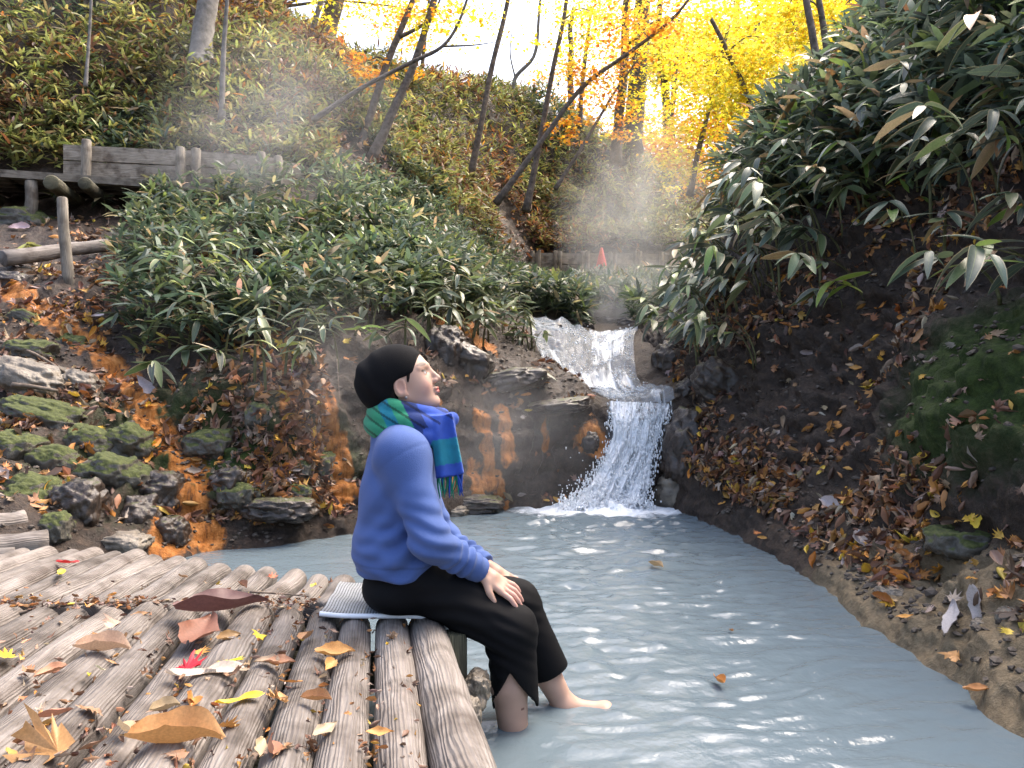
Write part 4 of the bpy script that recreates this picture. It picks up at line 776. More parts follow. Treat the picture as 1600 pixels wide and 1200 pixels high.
# ------------------------------------------------------------------ trees
CV = np.array([(0, 0, 0), (.35, -.32, .05), (.62, -.1, 0), (1, 0, -.08), (.62, .1, 0), (.35, .32, .05)]); CT = np.array([(0, 1, 2), (0, 2, 3), (0, 3, 4), (0, 4, 5)])
YEL = [((.80, .66, .04), 4), ((.76, .55, .03), 3), ((.70, .68, .10), 2.4), ((.72, .36, .03), .6)]; ORA = [((.68, .30, .03), 3), ((.6, .19, .03), 1.2), ((.74, .44, .04), 3)]; PALE = [((.70, .66, .18), 3), ((.7, .5, .05), 2), ((.45, .42, .12), 1)]
def tree(label, path, r0, r1, blobs, pal, lsz=.1, bark=M_BARK, limbs=(), name='tree', group='autumn trees on the hillside'):
    q = [P(*a) for a in path]; e = empty(name, q[0], label, 'tree', group); n = 26; c = cat_rom(q, n)
    c = c+np.stack([fbm(np.stack([c[:, 2]*1.2, c[:, 2]*0+k*7+len(label), c[:, 2]*0], -1), 2)*r0*.35 for k in range(3)], 1)*np.linspace(0, 1, n)[:, None]
    V, Q, T, uv = tube(c, np.linspace(r0, r1, n)*(1+.4*np.exp(-np.linspace(0, 1, n)*14)), 10, True, .1, len(label)); m = MB(); m.add(V, Q, T, uv); ob('trunk', m.mesh('trunk', bark, q[0]), e)
    for lb in limbs:
        lq = [P(*a) for a in lb]; lq[0] = c[np.argmin(np.linalg.norm(c-lq[0], axis=1))]; V, Q, T, uv = tube(cat_rom(lq, 12), np.linspace(r1*.9, r1*.25, 12), 7); m = MB(); m.add(V, Q, T, uv); ob('branch', m.mesh('branch', bark, q[0]), e)
    pos = []
    for (bx, by, bd, br, bn) in blobs:
        bc_ = P(bx, by, bd); s_ = c[np.argmin(np.linalg.norm(c-bc_, axis=1)*(1+.3*(c[:, 2] > bc_[2])))]; k = max(3, int(br*3))
        if np.linalg.norm(s_-bc_) > br*.5:
            V, Q, T, uv = tube(cat_rom([s_, (s_+bc_)/2+np.array((0, 0, .15*br)), bc_], 9), np.linspace(r1*.5, r1*.15, 9), 6); m = MB(); m.add(V, Q, T, uv); ob('branch', m.mesh('branch', bark, q[0]), e)
        cl = bc_+RNG.normal(0, .5, (max(6, int(bn/22)), 3))*br*np.array((1, .8, .62))                # sprays of leaves with gaps between
        w = cl[RNG.integers(len(cl), size=bn)]+RNG.normal(0, 1, (bn, 3))*np.array((.2, .2, .07))*min(1.4, br); pos.append(w)
    if pos:
        pos = np.concatenate(pos); m_ = len(pos); az = RNG.uniform(0, 6.28, m_); d = np.stack([np.cos(az), np.sin(az), RNG.normal(-.25, .35, m_)], 1); up = np.stack([RNG.normal(0, .5, m_), RNG.normal(0, .5, m_), np.ones(m_)], 1)
        ob('crown', leaf_cloud('crown', pos-q[0], d, up, RNG.uniform(.6, 1.3, m_)*lsz, pick(pal, m_), M_CROWN, CV, np.zeros((0, 4), int), CT), e)
tree('thick pale grey trunk standing high on the left hillside', [(312, 110, 12.2), (318, 40, 12.4), (330, -60, 12.6), (335, -260, 12.8)], .17, .13, [(330, -230, 12.8, 1.2, 500)], YEL, bark=M_BARKG)
tree('grey trunk behind the thick pale one near the sky', [(388, 45, 15.5), (392, -20, 15.6), (400, -200, 15.8)], .15, .1, [(420, -180, 15.6, 1.2, 400)], YEL, bark=M_BARKG)
tree('thin straight sapling at the upper left', [(133, 135, 10.9), (139, 50, 11), (145, -80, 11)], .025, .015, [], YEL, bark=M_BARKG); tree('thin sapling right of the thick pale trunk', [(346, 185, 11.2), (350, 60, 11.2), (360, -60, 11.2)], .04, .02, [(370, -120, 11.2, .7, 200)], YEL, bark=M_BARKG)
tree('thick brown leaning trunk against the sky left of the gap', [(500, 85, 17.3), (522, 10, 17.5), (560, -120, 17.8)], .22, .16, [(545, 15, 17.5, .8, 260), (480, -90, 17, 1.2, 500)], YEL)
tree('slender trunk just left of the thick brown leaning one', [(472, 92, 16), (497, 20, 16), (530, -100, 16)], .07, .04, [(505, 30, 16, .5, 120)], YEL, bark=M_BARKG)
tree('slim twin trunk leaning right, left stem', [(560, 242, 13), (588, 150, 13.1), (612, 80, 13.2), (650, -10, 13.4), (690, -110, 13.5)], .066, .04, [(575, 95, 13.2, .5, 260), (610, 110, 13.3, .4, 160), (640, 20, 13.3, .7, 320)], ORA, limbs=[[(625, 60, 13.2), (670, 30, 13.2), (700, -30, 13.2)]])
tree('slim twin trunk leaning right, right stem', [(578, 254, 12.8), (620, 160, 12.9), (650, 90, 13), (682, -10, 13.2), (710, -100, 13.3)], .074, .042, [(690, 30, 13, .7, 220), (640, -40, 13, .9, 420)], YEL, limbs=[[(570, 247, 12.7), (560, 246, 12.5), (552, 246, 12.4)]])
tree('long thin stem leaning far to the right over the slope', [(488, 188, 11.3), (560, 140, 11.4), (640, 98, 11.5), (690, 72, 11.6), (718, 30, 11.7), (740, -30, 11.8)], .035, .018, [(720, 40, 11.7, .4, 60)], YEL, limbs=[[(690, 72, 11.6), (740, 70, 11.6), (775, 65, 11.6)]])
tree('straight slim trunk in the middle of the sky gap', [(735, 275, 15), (752, 190, 15), (770, 100, 15.1), (796, -10, 15.2), (810, -120, 15.3)], .062, .036, [(800, 40, 15.2, .9, 170), (760, -60, 15.2, 1.2, 300)], YEL)
tree('small forked bare sapling on the ridge', [(799, 160, 21), (806, 120, 21), (835, 85, 21), (842, 20, 21), (850, -60, 21)], .06, .03, [(850, 30, 21, .9, 60)], YEL, limbs=[[(806, 120, 21), (797, 80, 21), (803, 30, 21)]], bark=M_BARKG)
tree('slim trunk rising right of the sky gap', [(822, 330, 14.5), (842, 230, 14.6), (858, 140, 14.7), (876, 50, 14.8), (895, -50, 14.9)], .06, .035, [(885, 60, 14.8, .9, 260), (930, 20, 14.8, 1., 420)], YEL)
tree('long curved trunk leaning right below the orange leaves', [(775, 318, 13.6), (850, 215, 13.7), (910, 135, 13.8), (985, 80, 13.9), (1050, 30, 14), (1090, -20, 14)], .05, .022, [(930, 120, 13.9, .7, 420), (985, 60, 14, .9, 560), (1050, 20, 14, .9, 600)], ORA)
tree('thin stem leaning right in front of the orange trees', [(868, 295, 14.2), (915, 220, 14.4), (960, 145, 14.6), (1000, 90, 14.7)], .035, .018, [(950, 180, 14.6, .6, 300), (880, 195, 14.5, .5, 220)], ORA)
tree('dark straight trunk at the right end of the ridge', [(962, 255, 17.5), (968, 170, 17.5), (976, 90, 17.6), (984, -60, 17.8)], .12, .08, [(1000, 150, 17.6, 1., 700), (960, 20, 17.6, 1.1, 500), (1040, 60, 17.6, 1.2, 900)], YEL)
tree('thick brown trunk behind the dark straight one', [(985, 235, 22), (996, 120, 22.2), (1000, 30, 22.4), (1010, -120, 22.6)], .26, .2, [(1040, 120, 22, 1.6, 1300), (1080, 40, 22, 1.8, 1500), (950, -30, 22, 1.5, 600)], YEL)
tree('yellow maple with slim curved trunk by the background steam', [(1078, 305, 15.5), (1095, 220, 15.6), (1118, 130, 15.7), (1140, 40, 15.8)], .06, .03, [(1080, 210, 15.6, .9, 900), (1120, 150, 15.6, 1., 1200), (1070, 270, 15.6, .6, 500), (1150, 70, 15.8, 1.1, 1300), (1110, 20, 15.8, 1., 1000)], YEL)
tree('yellow maple with a trunk leaning left behind the bamboo', [(1192, 225, 12.5), (1165, 140, 12.6), (1135, 75, 12.7), (1110, 30, 12.8)], .05, .03, [(1170, 120, 12.7, .8, 900), (1200, 60, 12.8, .9, 1000), (1150, 170, 12.7, .6, 500), (1100, 100, 13, .7, 500)], YEL)
tree('dark twin-stemmed tree above the right bamboo, left stem', [(1282, 130, 11), (1270, 50, 11.1), (1255, -30, 11.2), (1240, -150, 11.3)], .055, .04, [(1290, 40, 12, .8, 800), (1230, 20, 12, .9, 900)], YEL); tree('dark twin-stemmed tree above the right bamboo, right stem', [(1298, 125, 11.1), (1288, 50, 11.2), (1275, -30, 11.3), (1262, -150, 11.4)], .05, .035, [(1340, 20, 12.5, .9, 700)], YEL)
for k, (bx, by, bd, pal, lab) in enumerate([(1010, 280, 27, ORA, 'orange tree low in the far gap left of the steam'), (1060, 240, 30, YEL, 'far yellow tree directly above the background steam'), (1130, 270, 26, ORA, 'red-orange tree low behind the yellow maples'), (1190, 190, 29, YEL, 'far broad yellow tree in the middle of the right grove'), (1250, 120, 27, PALE, 'far pale yellow-green tree behind the dark twin stems'), (1330, 60, 24, PALE, 'pale yellow tree peeking over the top of the bamboo bank'), (1160, 60, 32, YEL, 'tall yellow tree at the top of the right grove'), (1040, 90, 34, PALE, 'pale far yellow tree at the left end of the grove'), (1260, 10, 33, YEL, 'tall far yellow tree behind the twin stems at the top'), (900, 170, 30, ORA, 'small orange tree on the ridge right of the sky gap'), (1400, -30, 30, PALE, 'far pale tree at the top above the bamboo')]):
    s = bd/22; tree(lab, [(bx+10, 420 if bd > 25 else 330, bd), (bx, by+60, bd), (bx-10, by-40, bd), (bx-5, by-160, bd)], .14*s, .06*s, [(bx+RNG.normal()*35, by+RNG.normal()*45, bd+RNG.normal(), 1.3*s, (700 if lab.startswith('small') else 1250)) for _ in range(3 if lab.startswith('small') else 5)], pal, .13*s, group='trees of the far yellow grove')
tree('slim yellow maple on the ridge left of the sky gap', [(655, 150, 19.5), (662, 80, 19.5), (672, -20, 19.6)], .06, .03, [(650, 60, 19.4, .8, 260), (700, 20, 19.4, .9, 260), (620, 30, 19.4, .8, 260)], YEL)
tree('slim yellow maple on the ridge right of the sky gap', [(905, 200, 21), (912, 110, 21), (925, 10, 21)], .07, .04, [(900, 90, 21, 1.1, 420), (940, 40, 21, 1.1, 520), (880, 20, 21, 1., 300)], YEL)
tree('yellow leaved branches hanging into the top left of the sky', [(440, 10, 19), (430, -80, 19), (440, -260, 19)], .12, .08, [(400, -30, 18.5, 1.2, 500), (560, -20, 18, 1.2, 600), (620, 10, 18, .9, 320)], YEL)
# ------------------------------------------------------------------ seat pad
def pad_mat():
    m, n, l, b = new_mat('silver_pad'); uv = n.new('ShaderNodeUVMap'); ck = n.new('ShaderNodeTexBrick'); ck.offset = 0; ck.inputs['Scale'].default_value = 1
    ck.inputs['Color1'].default_value = (.62, .64, .67, 1); ck.inputs['Color2'].default_value = (.5, .52, .55, 1); ck.inputs['Mortar'].default_value = (.06, .065, .075, 1)
    ck.inputs['Mortar Size'].default_value = .0016; ck.inputs['Brick Width'].default_value = .009; ck.inputs['Row Height'].default_value = .009; l.new(uv.outputs[0], ck.inputs[0])
    l.new(ck.outputs[0], b.inputs['Base Color']); b.inputs['Roughness'].default_value = .35; b.inputs['Metallic'].default_value = .35; return m
pd = empty('seat_pad', (-.36, 2.45, ZD), 'silver gridded foam seat pad folded over the deck edge', 'seat pad')
prof = [(-.565, 0.012), (-.50, .006), (-.42, .005), (-.34, .005), (-.28, .004), (-.235, -.004), (-.205, -.03), (-.185, -.075), (-.178, -.13)]
pc = cat_rom(np.array([(x, 0, z) for x, z in prof]), 40); L_ = np.concatenate([[0], np.cumsum(np.linalg.norm(np.diff(pc, axis=0), axis=1))])
def strip(y0, y1, th, dz, n=14):
    ys_ = np.linspace(y0, y1, n); m = MB()
    for s_ in (0, -th):
        V = np.array([[(p[0]-.06*(y-2.4), y, ZD+p[2]+dz+s_+.003*math.sin(y*40+p[0]*30)) for y in ys_] for p in pc]); U = np.array([[(a, y) for y in ys_] for a in L_]); m.add(V.reshape(-1, 3), grid_faces(40, n), (), U.reshape(-1, 2))
    return m
ob('pad_sheet', strip(2.335, 2.72, .006, .004).mesh('pad_sheet', pad_mat(), (-.36, 2.45, ZD)), pd)
M_WHITE = simple('white_binding', (.7, .72, .76), (.8, .82, .85), 40, .6, .2); ed = np.array([(p[0]-.06*(2.33-2.4), 2.331, ZD+p[2]+.003) for p in pc]); V, Q, T, uv = tube(ed, .0075, 8); m = MB(); m.add(V, Q, T, uv); ob('white_edging', m.mesh('white_edging', M_WHITE, (-.36, 2.45, ZD)), pd)
# ------------------------------------------------------------------ the seated person
def surface_nets(f, lo, h):
    ins = f < 0; nx, ny, nz = f.shape; cell = np.zeros((nx-1, ny-1, nz-1), np.int8)
    for dx in (0, 1):
        for dy in (0, 1):
            for dz in (0, 1): cell += ins[dx:nx-1+dx, dy:ny-1+dy, dz:nz-1+dz]
    act = (cell > 0) & (cell < 8); I, J, K = np.nonzero(act); cor = [(a, b, c) for a in (0, 1) for b in (0, 1) for c in (0, 1)]
    tot = np.zeros((len(I), 3)); num = np.zeros(len(I))
    for a in range(8):
        for b in range(a+1, 8):
            A, B = cor[a], cor[b]
            if sum(abs(A[k]-B[k]) for k in range(3)) != 1: continue
            fa, fb = f[I+A[0], J+A[1], K+A[2]], f[I+B[0], J+B[1], K+B[2]]; s = (fa < 0) != (fb < 0); t = np.where(s, fa/(fa-fb+1e-12), 0)
            p = np.array(A)+t[:, None]*(np.array(B)-np.array(A)); tot += p*s[:, None]; num += s
    V = (np.stack([I, J, K], 1)+tot/num[:, None])*h+lo; idx = np.full(act.shape, -1, np.int32); idx[I, J, K] = np.arange(len(I)); F = []
    for ax in range(3):
        a = [slice(None)]*3; b = [slice(None)]*3; a[ax] = slice(0, -1); b[ax] = slice(1, None); s = ins[tuple(a)] != ins[tuple(b)]; e = np.argwhere(s); o1, o2 = [k for k in range(3) if k != ax]
        ok = (e[:, o1] > 0) & (e[:, o2] > 0) & (e[:, o1] < f.shape[o1]-1) & (e[:, o2] < f.shape[o2]-1); e = e[ok]; q = []
        for (d1, d2) in ((0, 0), (1, 0), (1, 1), (0, 1)):
            c = e.copy(); c[:, o1] -= d1; c[:, o2] -= d2; q.append(idx[c[:, 0], c[:, 1], c[:, 2]])
        q = np.stack(q, 1); inside = ins[e[:, 0], e[:, 1], e[:, 2]]; flip = inside if ax != 1 else ~inside
        q = np.where(flip[:, None], q[:, ::-1], q); F.append(q[::-1])
    return V, np.concatenate(F)
def sdf_mesh(name, fn, lo, hi, h, mat, colf=None, smooth_it=2, off=(0, 0, 0)):
    lo, hi = np.array(lo, float), np.array(hi, float); n = np.ceil((hi-lo)/h).astype(int)+1
    H = 4*h; nc = np.ceil((hi-lo)/H).astype(int)+2; gc = np.stack(np.meshgrid(*[lo[k]+H*np.arange(nc[k]) for k in range(3)], indexing='ij'), -1)
    fc = fn(gc.reshape(-1, 3)).reshape(nc); ii = [np.minimum(np.arange(n[k])//4, nc[k]-2) for k in range(3)]; near = np.zeros(nc-1, bool); lowest = np.full(nc-1, 1e9)
    for a in (0, 1):
        for b in (0, 1):
            for c in (0, 1):
                q = fc[a:nc[0]-1+a, b:nc[1]-1+b, c:nc[2]-1+c]; near |= np.abs(q) < H*1.9; lowest = np.where(np.abs(q) < np.abs(lowest), q, lowest)
    sel = near[np.ix_(*ii)]; f = np.where(lowest[np.ix_(*ii)] < 0, np.float32(-1), np.float32(1)); qi = np.argwhere(sel); val = np.empty(len(qi), np.float32)
    for c0 in range(0, len(qi), 400000): val[c0:c0+400000] = fn(lo+h*qi[c0:c0+400000])
    f[sel] = val
    V, F = surface_nets(f, lo, h)
    for _ in range(smooth_it):
        a = np.zeros_like(V); c = np.zeros(len(V))
        for i in range(4):
            np.add.at(a, F[:, i], V[F[:, (i+1) % 4]]); np.add.at(c, F[:, i], 1)
        V = .5*V+.5*a/np.maximum(c, 1)[:, None]
    return mk_mesh(name, V-np.array(off), F, mat, col=colf(V) if colf else None)
def cap(p, a, b, ra, rb):
    a, b = np.asarray(a, float), np.asarray(b, float); ab = b-a; t = np.clip(((p-a)@ab)/(ab@ab), 0, 1); return np.linalg.norm(p-a-t[:, None]*ab, axis=1)-(ra+(rb-ra)*t)
def ell(p, c, r, R=None):
    q = p-np.asarray(c, float)
    if R is not None: q = q@R
    r = np.asarray(r, float); k0 = np.linalg.norm(q/r, axis=1); k1 = np.linalg.norm(q/(r*r), axis=1); return k0*(k0-1)/(k1+1e-9)
def smin(a, b, k): h = np.clip(.5+.5*(b-a)/k, 0, 1); return b*(1-h)+a*h-k*h*(1-h)
def smax(a, b, k): return -smin(-a, -b, k)
def roty(a): c, s = math.cos(a), math.sin(a); return np.array(((c, 0, s), (0, 1, 0), (-s, 0, c)))
def person_mat(name, rough, sss=0.0, fuzz=0, spec=.3):
    m, n, l, b = new_mat(name); at = n.new('ShaderNodeAttribute'); at.attribute_name = 'col'; l.new(at.outputs[0], b.inputs['Base Color']); b.inputs['Roughness'].default_value = rough; b.inputs['Specular IOR Level'].default_value = spec
    if sss: b.inputs['Subsurface Weight'].default_value = sss; b.inputs['Subsurface Radius'].default_value = (.012, .005, .003); b.inputs['Subsurface Scale'].default_value = .5
    if fuzz:
        b.inputs['Sheen Weight'].default_value = .1 if spec > .2 else 0.0; t = noise_n(n, l, fuzz, 3); bump(n, l, t.outputs[0], b, .4, .003)
    return m
M_SKIN = person_mat('skin', .52, .06); M_KNIT = person_mat('blue_knit', .85, 0, 380); M_PANTS = person_mat('black_cloth', .8, 0, 500, .15); M_SCARF = person_mat('scarf_wool', .9, 0, 420); M_HAT = person_mat('black_knit', .9, 0, 450, .15)
PO = P(632, 945, 2.44); person = empty('person', PO, 'person in blue sweater and black beanie sitting on the deck edge, feet in the pool', 'person')
HC = P(632, 605, 2.45); TILT = roty(-math.radians(20))              # head frame: x forward, y away from camera, z up; looks up 20 degrees
def to_head(p): return (p-HC)@TILT                                   # world -> head local
def W(x, y, z): return HC+TILT@np.array((x, y, z))
# joints
hipN, hipF = P(652, 903, 2.36), P(652, 903, 2.53); kneeN, kneeF = P(798, 984, 2.33), P(806, 945, 2.50); ankN, ankF = P(809, 1215, 2.34), P(884, 1107, 2.50)
shN, shF = P(630, 711, 2.305), P(630, 711, 2.595); elN, elF = P(672, 846, 2.235), P(690, 845, 2.62); wrN, wrF = P(752, 893, 2.33), P(760, 885, 2.52)
hd = np.array((.80, .05, -.60)); hd /= np.linalg.norm(hd); hs_ = np.array((.32, .90, .28)); hs_ -= (hs_@hd)*hd; hs_ /= np.linalg.norm(hs_); hn = np.cross(hs_, hd); hn = hn if hn[2] > 0 else -hn
def hand_sdf(p, w, sgn=1.0, fingers=True):
    S = hs_*sgn; palm = cap(p, w+hd*.01, w+hd*.035, .021, .024)
    for k in range(4):
        o = (k-1.5)*.0165; palm = smin(palm, cap(p, w+hd*.02+S*o*.8, w+hd*.075+S*o+hn*.002, .0115, .0105), .012)
    d = palm; le = (.078, .087, .081, .062); spread = (-.16, -.03, .09, .22)
    for k in range(4):
        b = w+hd*.078+S*(k-1.5)*.0175+hn*.002; dr = hd*math.cos(spread[k])+S*math.sin(spread[k]); m1 = b+(dr*.9+hn*.12)*le[k]*.48; m2 = m1+(dr*.92-hn*.28)*le[k]*.30; tp = m2+(dr*.85-hn*.45)*le[k]*.26
        fg = np.minimum(np.minimum(cap(p, b, m1, .009, .008), cap(p, m1, m2, .008, .0072)), cap(p, m2, tp, .0072, .0056)); d = smin(d, fg, .004)
    tb = w+hd*.025-S*.022; t1 = tb+(hd*.6-S*.55-hn*.25)*.04; t2 = t1+(hd*.85-S*.25-hn*.3)*.032
    return smin(d, np.minimum(cap(p, tb, t1, .013, .0105), cap(p, t1, t2, .0105, .0075)), .007)
def foot_sdf(p, an, toe, up=np.array((0, 0, 1.0))):
    heel = an+np.array((-.028, 0, -.035)); ball = an+(toe-an)*.72; sd = np.cross(toe-an, up); sd /= np.linalg.norm(sd)
    d = smin(cap(p, an, heel, .036, .03), cap(p, an+np.array((.0, 0, -.002)), ball, .037, .021), .03); d = smin(d, cap(p, heel, ball, .028, .026), .02); d = smin(d, cap(p, ball-sd*.018, ball+sd*.02, .022, .02), .02)
    for k in range(5): d = smin(d, cap(p, ball+sd*(k-2)*.0155, toe+sd*(k-2)*.0165-(toe-an)*.02*k, .0115-.0008*k, .0095-.0008*k), .008)
    return d
toeF = P(970, 1114, 2.49); toeN = ankN+np.array((.19, -.02, -.05))
def head_sdf(q):
    ay = np.abs(q[:, 1]); s = np.stack([q[:, 0], ay, q[:, 2]], 1)
    d = ell(q, (-.012, 0, .038), (.093, .073, .088)); d = smin(d, ell(q, (.038, 0, .02), (.050, .058, .07)), .03); d = smin(d, ell(q, (.036, 0, -.038), (.046, .05, .052)), .03)
    d = smin(d, cap(s, (.0, .052, -.035), (.062, .016, -.074), .016, .016), .028); d = smin(d, ell(q, (.072, 0, -.073), (.016, .02, .015)), .016)
    d = smin(d, cap(q, (.086, 0, .03), (.105, 0, -.008), .007, .0095), .013); d = smin(d, ell(s, (.096, .010, -.013), (.009, .007, .007)), .006)
    d = smin(d, ell(s, (.048, .040, -.014), (.027, .017, .024)), .025)                                            # cheek
    d = smax(d, -ell(s, (.092, .036, .022), (.016, .019, .0105)), .010); d = smin(d, ell(s, (.0705, .033, .0195), (.0125, .0145, .0115)), .003)   # socket, eye ball under lids
    d = smin(d, cap(s, (.086, .012, .041), (.064, .050, .038), .006, .0045), .011)                             # brow ridge
    d = smin(d, ell(q, (.090, 0, -.0365), (.0095, .021, .0055)), .0045); d = smin(d, ell(q, (.0885, 0, -.0465), (.009, .018, .006)), .0045)
    d = smax(d, -ell(q, (.100, 0, -.0415), (.009, .020, .0014)), .002)
    d = smin(d, cap(q, (-.022, 0, -.03), (-.050, 0, -.16), .05, .052), .02)
    ear = smax(ell(s, (-.004, .073, .0), (.019, .011, .031), roty(.2)), -ell(s, (.001, .083, .003), (.0115, .010, .021), roty(.2)), .004); ear = smin(ear, ell(s, (.004, .073, -.024), (.008, .006, .009)), .006)
    return smin(d, ear, .006)
def body_sdf(p):
    d = head_sdf(to_head(p)); tor = smin(ell(p, P(628, 760, 2.45), (.10, .14, .17)), ell(p, P(636, 880, 2.45), (.10, .15, .10)), .08); d = smin(d, cap(p, P(622, 650, 2.45), P(625, 700, 2.45), .05, .07), .04); d = smin(d, tor, .05)
    for sh, el_, wr in ((shN, elN, wrN), (shF, elF, wrF)): d = smin(d, smin(cap(p, sh, el_, .042, .034), cap(p, el_, wr, .034, .0215), .02), .03)
    for hp, kn, an in ((hipN, kneeN, ankN), (hipF, kneeF, ankF)): d = smin(d, smin(cap(p, hp, kn, .07, .046), cap(p, kn, kn*.62+an*.38+np.array((-.012, 0, 0)), .046, .052), .03), .04); d = smin(d, cap(p, kn*.62+an*.38+np.array((-.012, 0, 0)), an, .052, .033), .02)
    d = smin(d, hand_sdf(p, wrN), .012); d = smin(d, hand_sdf(p, wrF, 1.0), .012); d = smin(d, foot_sdf(p, ankF, toeF), .02); return smin(d, foot_sdf(p, ankN, toeN), .02)
def skin_col(V):
    q = to_head(V); s = np.abs(q[:, 1]); c = np.tile((.46, .295, .225), (len(V), 1))
    c *= (1+.05*fbm(V*40, 2))[:, None]
    def paint(mask, col, a): c[:] = c*(1-a*mask[:, None])+np.array(col)*a*mask[:, None]
    g = lambda cx, cy, cz, rx, ry, rz: np.clip(1.6-1.6*np.sqrt(((q[:, 0]-cx)/rx)**2+((s-cy)/ry)**2+((q[:, 2]-cz)/rz)**2), 0, 1)
    paint(g(.07, .045, -.02, .04, .03, .03), (.66, .34, .28), .35); paint(np.minimum(1, 2*g(.096, 0, -.0415, .014, .024, .011)), (.52, .10, .09), .85)
    paint(np.minimum(1, 2.5*g(.074, .038, .0455, .026, .024, .007)), (.03, .022, .02), .75); paint(np.minimum(1, 2.5*g(.078, .040, .0255, .016, .016, .005)), (.015, .012, .012), .95); paint(g(.086, .028, .018, .006, .007, .004), (.02, .015, .012), .9)
    paint(np.minimum(1, 3*g(.082, .037, .0185, .010, .012, .0045)), (.62, .58, .56), .85); paint(np.minimum(1, 3*g(.083, .035, .0190, .007, .0065, .0055)), (.02, .014, .012), .95)
    paint(g(0, .08, 0, .03, .02, .035), (.62, .32, .25), .4)
    for wv in (wrN, wrF):
        r = (V-wv)@hd; paint(np.clip((r-.07)/.05, 0, 1)*(np.linalg.norm(V-wv, axis=1) < .19), (.66, .36, .30), .55)
    mole = P(817, 1112, 2.285); paint((np.linalg.norm((V-mole)[:, [0, 2]], axis=1) < .0045)*1.0*(V[:, 1] < 2.34), (.12, .05, .04), .9)
    return c
H0 = np.array((-.62, 2.12, -1.5)); H1 = np.array((.42, 2.75, .25))
# the body is sampled finely round the head and the hand, coarsely elsewhere, and joined into one mesh
def body_mesh():
    h = .0031; return sdf_mesh('body', body_sdf, H0, H1, h, M_SKIN, skin_col, 1, PO)
ob('body', body_mesh(), person)
# sweater
KN = np.array((.035, .115, .48))
torso_pts = [(P(635, 885, 2.445), (.155, .203, .13)), (P(624, 840, 2.445), (.138, .182, .085)), (P(625, 770, 2.445), (.132, .182, .11)), (P(634, 712, 2.45), (.098, .172, .075))]
def folds(p, c, dr, n, wl, amp, rad):
    r = p-c; return amp*np.sin((r@np.asarray(dr))*2*np.pi/wl+2.2*vnoise(p*9))*np.exp(-(np.linalg.norm(r, axis=1)/rad)**2)
def sweater_sdf(p):
    d = None
    for c, r in torso_pts: e = ell(p, c, r); d = e if d is None else smin(d, e, .11)
    d = d+.012; d = smin(d, cap(p, shN+np.array((0, .04, -.005)), shF-np.array((0, .04, .005)), .062, .062), .05); d = smin(d, cap(p, P(622, 668, 2.45), P(628, 712, 2.45), .062, .085), .05)
    for s2 in (shN, shF): d = smin(d, cap(p, P(618, 672, 2.45), s2+np.array((-.012, 0, .004)), .058, .052), .045)
    hz = p[:, 2]+.566-.03*np.clip((p[:, 0]+.25)/.12, 0, 1.3); d = d+.004*np.clip(1-np.abs(hz-.02)/.03, 0, 1)-.003*np.exp(-((hz-.055)/.012)**2); d = smax(d, -(p[:, 2]+.566-.03*np.clip((p[:, 0]+.25)/.12, 0, 1.3)), .012)
    d = d-folds(p, P(600, 872, 2.3), (.15, 0, 1), 1, .05, .0045, .09)-folds(p, P(650, 862, 2.3), (-.5, 0, .85), 1, .055, .009, .10)-folds(p, P(655, 800, 2.3), (-.75, 0, .6), 1, .06, .007, .09)
    for sh, el_, wr in ((shN, elN, wrN), (shF, elF, wrF)):
        ar = smin(cap(p, sh, el_, .060, .054), cap(p, el_, wr-hd*.012, .054, .038), .03); u = (wr-el_)/np.linalg.norm(wr-el_); r = (p-wr)@u
        ar = ar-.007*np.sin(r*2*np.pi/.034+3*vnoise(p*14))*np.exp(-((r+.075)/.045)**2)-.006*np.sin(((p-el_)@np.array((.3, 0, 1)))*2*np.pi/.045+2*vnoise(p*10))*np.exp(-(np.linalg.norm(p-el_, axis=1)/.09)**2)
        ad = (el_-sh)/np.linalg.norm(el_-sh)+np.array((.25, 0, 0)); tt_ = (p-sh)@(ad/np.linalg.norm(ad))-.012; SEAM = .0035*np.exp(-(tt_/.0045)**2)*np.exp(-(np.linalg.norm(p-sh, axis=1)/.075)**4)
        ar = smin(ar, cap(p, wr-u*.052, wr-u*.004, .036, .033), .008); ar = smax(ar, (p-wr)@u-.002, .004)
        d = SEAM+smin(d, ar, .008+.085*np.exp(-(np.linalg.norm(p-sh, axis=1)/.13)**2))
    d = d-.0035*np.sin(((p-P(600, 750, 2.3))@np.array((.8, 0, -.6)))*2*np.pi/.075+2.5*vnoise(p*6))*np.exp(-(np.linalg.norm(p-P(610, 775, 2.3), axis=1)/.11)**2)
    return d
def knit_col(V):
    c = np.tile((.058, .105, .285), (len(V), 1))*(1+.06*fbm(V*25, 2))[:, None]; seam = np.abs(np.linalg.norm((V-shN)[:, [0, 2]]*np.array((1, .8)), axis=1)-.072) < .0022
    seam &= (V[:, 1] < 2.36) & (V[:, 2] > shN[2]-.05); hemm = np.abs(V[:, 2]+.522-.03*np.clip((V[:, 0]+.25)/.12, 0, 1.3)) < .003; c[hemm & (V[:, 0] < -.2)] *= .8; return c
ob('sweater', sdf_mesh('sweater', sweater_sdf, (-.53, 2.12, -.62), (.02, 2.76, -.06), .0036, M_KNIT, knit_col, 2, PO), person)
